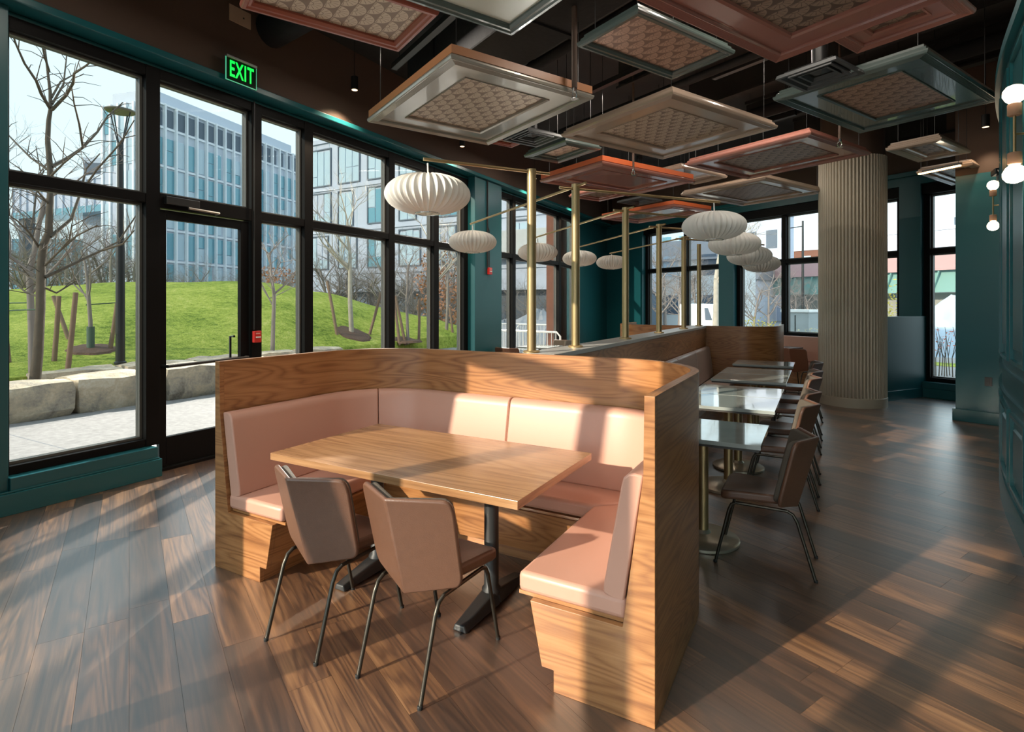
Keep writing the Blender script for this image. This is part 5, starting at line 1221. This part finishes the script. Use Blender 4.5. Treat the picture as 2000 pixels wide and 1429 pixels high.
house(1285, 70, 9, 8, 14.0, M['bglass2'], 'tall bluish glass block rising behind the street trees', radians(-8), rows=((2, 2.2), (5, 2.2), (8, 2.2), (11, 2.2)), pitched=False, wp=2.0)
house(1487, 62, 4.6, 3, 11.6, M['bwhite'], 'bright white stepped block seen above the pendant lamps', radians(-20), rows=((2.0, 1.8), (5.0, 1.8), (8.0, 2.0)), pitched=False, wp=1.9)
house(1575, 80, 8, 8, 9.6, M['brick'], 'distant brick block beside the street light', radians(-20), rows=((4.0, 1.8), (7.0, 1.8)), pitched=False)
house(1735, 78, 9, 8, 8.6, M['house2'], 'grey house with white windows behind the column', radians(-25), rows=((5.9, 1.6),), pitched=False)
house(1850, 62, 12, 8, 10.2, M['house2'], 'lilac grey building with a brown window surround at the right window', radians(-28), rows=(), pitched=False)
hb = bpy.data.objects[-1] if False else None
lil = [o for o in COL.objects if o.get('label', '').startswith('lilac grey')][0]
MB().box(-2.6, 1.4, -0.12, 0.0, 5.0, 8.0).build('window_surround', mk('surround_brown', (0.22, 0.15, 0.15), 0.7), lil); MB().box(-1.7, 0.4, -0.16, -0.12, 5.2, 7.3).build('window', M['bwhite'], lil); MB().box(0.3, 0.7, 1, 1.4, 10.6, 11.6).build('vent', M['bdark'], lil)
# viaduct
vd = thing('rail_viaduct', 'green steel viaduct with a pinkish fence crossing behind the right windows', 'bridge', ground_at(1680, 50, -0.12), radians(-34))
M['vgreen'] = mk('viaduct_green', (0.20, 0.36, 0.32), 0.6); M['vpink'] = mk('viaduct_fence', (0.5, 0.30, 0.29), 0.7)
MB().box(-9, 16, 0, 1.0, 2.75, 4.5).build('girder', M['vgreen'], vd); MB().box(-9, 16, -0.4, 1.4, 4.5, 4.75).build('deck', M['vpink'], vd); MB().box(-9, 16, -0.3, -0.24, 4.75, 5.9).build('fence', M['vpink'], vd)
for k in range(14): MB().tube([(-8.6+k*1.8, -0.1, 2.8), (-8.0+k*1.8, -0.35, 4.45)], 0.07, 5).build('brace', M['vgreen'], vd)
for k in range(5): MB().box(-8+k*5.5, -7.4+k*5.5, 0.1, 0.9, 0, 2.75).build('pier', M['bdark'], vd)
MB().box(-9, 16, 1.4, 1.5, 0.0, 2.75).build('board_wall', mk('board_grey', (0.33, 0.32, 0.28), 0.8, var=0.2), vd)
# street light
g = ground_at(1568, 30, -0.12); sl_ = thing('street_light', 'dark street light pole with a side arm behind the far window', 'lamp post', g)
MB().tube([(0, 0, 0), (0, 0, 6.3)], [0.08, 0.05], 8).build('pole', M['blackmetal'], sl_, smooth=50); MB().tube([(0, 0, 6.0), (-0.9, -0.5, 5.85)], 0.03, 6).build('arm', M['blackmetal'], sl_); MB().lathe([(0.13, -0.45), (0.12, -0.1), (0.04, 0.0)], 12, (-0.9, -0.5, 5.85)).build('lantern', M['blackmetal'], sl_)
# transformer cabinet with white lid, van, planters
g = ground_at(1567, 21, -0.12); tc_ = thing('utility_cabinet', 'grey utility cabinet with a white lid outside the far window', 'cabinet', g, radians(-35))
MB().box(-0.55, 0.55, -0.4, 0.4, 0, 1.45).build('body', mk('cabinet_grey', (0.33, 0.36, 0.36), 0.6, var=0.2), tc_, bevel=0.01); MB().box(-0.6, 0.6, -0.45, 0.45, 1.45, 1.56).build('lid', M['white'], tc_, bevel=0.02); MB().box(-0.02, 0.02, -0.41, -0.4, 0.1, 1.35).build('door_joint', M['blackmetal'], tc_)
g = ground_at(1382, 26, -0.12); vn = thing('parked_van', 'white parked van at the foot of the white barked tree', 'van', g, radians(-30))
MB().prism_y([(-1.0, 0.3), (1.3, 0.3), (1.35, 0.9), (1.0, 1.0), (0.7, 1.75), (-1.0, 1.8)], -0.8, 0.8).build('body', M['white'], vn, bevel=0.06); MB().prism_y([(0.55, 1.05), (0.92, 1.05), (0.68, 1.6), (0.5, 1.6)], -0.82, 0.82).build('side_window', M['bdark'], vn)
for xx in (-0.6, 0.8):
    for yy in (-0.72, 0.72): MB().tube([(xx, yy-0.1, 0.3), (xx, yy+0.1, 0.3)], 0.3, 14).build('wheel', M['blackmetal'], vn)
p = ground_at(1396, 24, -0.12); put_tree(tree_mesh(407, 7.5, 0.15, 4, 0.7, M['bark_pale']), p, 0.6, 1.0, 'white barked street tree in the far left window')
for i, (px_, Z, s) in enumerate(((1290, 30, 1.1), (1325, 33, 1.2), (1365, 31, 1.1), (1300, 38, 1.3), (1345, 27, 0.9), (1470, 30, 0.85), (1500, 33, 0.95), (1525, 28, 0.7), (1585, 34, 0.8), (1555, 38, 0.8))):
    put_tree(TH_[i % 3], ground_at(px_, Z, -0.12), i*0.9, s, 'bare dark street tree outside the far windows', 'bare street trees outside the far windows')
leafy('yellow_shrub', ground_at(1484, 20, -0.1), 0.8, 0.65, 420, M['yellow_leaf'], 0.05, 'yellow flecked bush outside the middle far window', 6)
leafy('pale_bush', ground_at(1520, 18.5, -0.1), 1.3, 0.45, 600, M['pale_leaf'], 0.05, 'pale dry bush below the middle far window', 7); leafy('pale_bush', ground_at(1580, 17, -0.1), 0.9, 0.5, 500, M['pale_leaf'], 0.04, 'pale dry bush before the utility cabinet', 8)
leafy('yellow_shrub', ground_at(1752, 16.5, -0.1), 0.7, 1.25, 420, M['yellow_leaf'], 0.05, 'tall yellow leaved shrub behind the low teal wall', 9)
# right window: tarp heap, grass, bare stems
tp = ground_at(1868, 19, -0.12); rg2 = random.Random(4); vs = []; n = 24
for i in range(8):
    for k in range(n): q = 2.0*(1-i/7.6)*rg2.uniform(0.93, 1.06); vs.append((q*cos(2*pi*k/n), q*0.7*sin(2*pi*k/n), 2.05*(i/7)**0.75+rg2.uniform(-0.03, 0.05)))
mb = MB().add(vs, [(i*n+k, i*n+(k+1) % n, (i+1)*n+(k+1) % n, (i+1)*n+k) for i in range(7) for k in range(n)]+[tuple(range(7*n, 8*n))])
tag(mb.build('tarp_heap', mk('blue_tarp', (0.42, 0.50, 0.58), 0.35, var=0.35, vscale=2.5), loc=tp, smooth=35), 'blue and white tarpaulin heap outside the right window', 'tarp')
for i in range(9):
    px_ = 1828+i*5.5; g = ground_at(px_, 12.6+0.15*(i % 3), -0.1); mb = MB()
    mb.tube([(0, 0, 0), (0.03*sin(i), 0.02, 0.5), (0.10*cos(i*2), 0.05, 1.0+0.1*(i % 3))], [0.012, 0.009, 0.004], 5)
    mb.tube([(0.03*sin(i), 0.02, 0.5), (0.15*cos(i), 0.1, 0.95)], [0.007, 0.003], 4); tag(mb.build('bare_shrub', M['bark'], loc=g), 'thin bare shrub stem outside the right window', 'shrub', 'bare shrub stems outside the right window')
leafy('rust_shrub', ground_at(1855, 15.0, 0.35), 0.9, 0.35, 130, M['rust_leaf'], 0.035, 'rust red berried shrub before the tarpaulin heap', 10, stems=False)
tag(MB().box(-2.2, 2.2, -0.5, 0.5, -0.12, -0.02).build('verge', M['grass'], loc=ground_at(1850, 15.2), rz=FA), kind='structure')
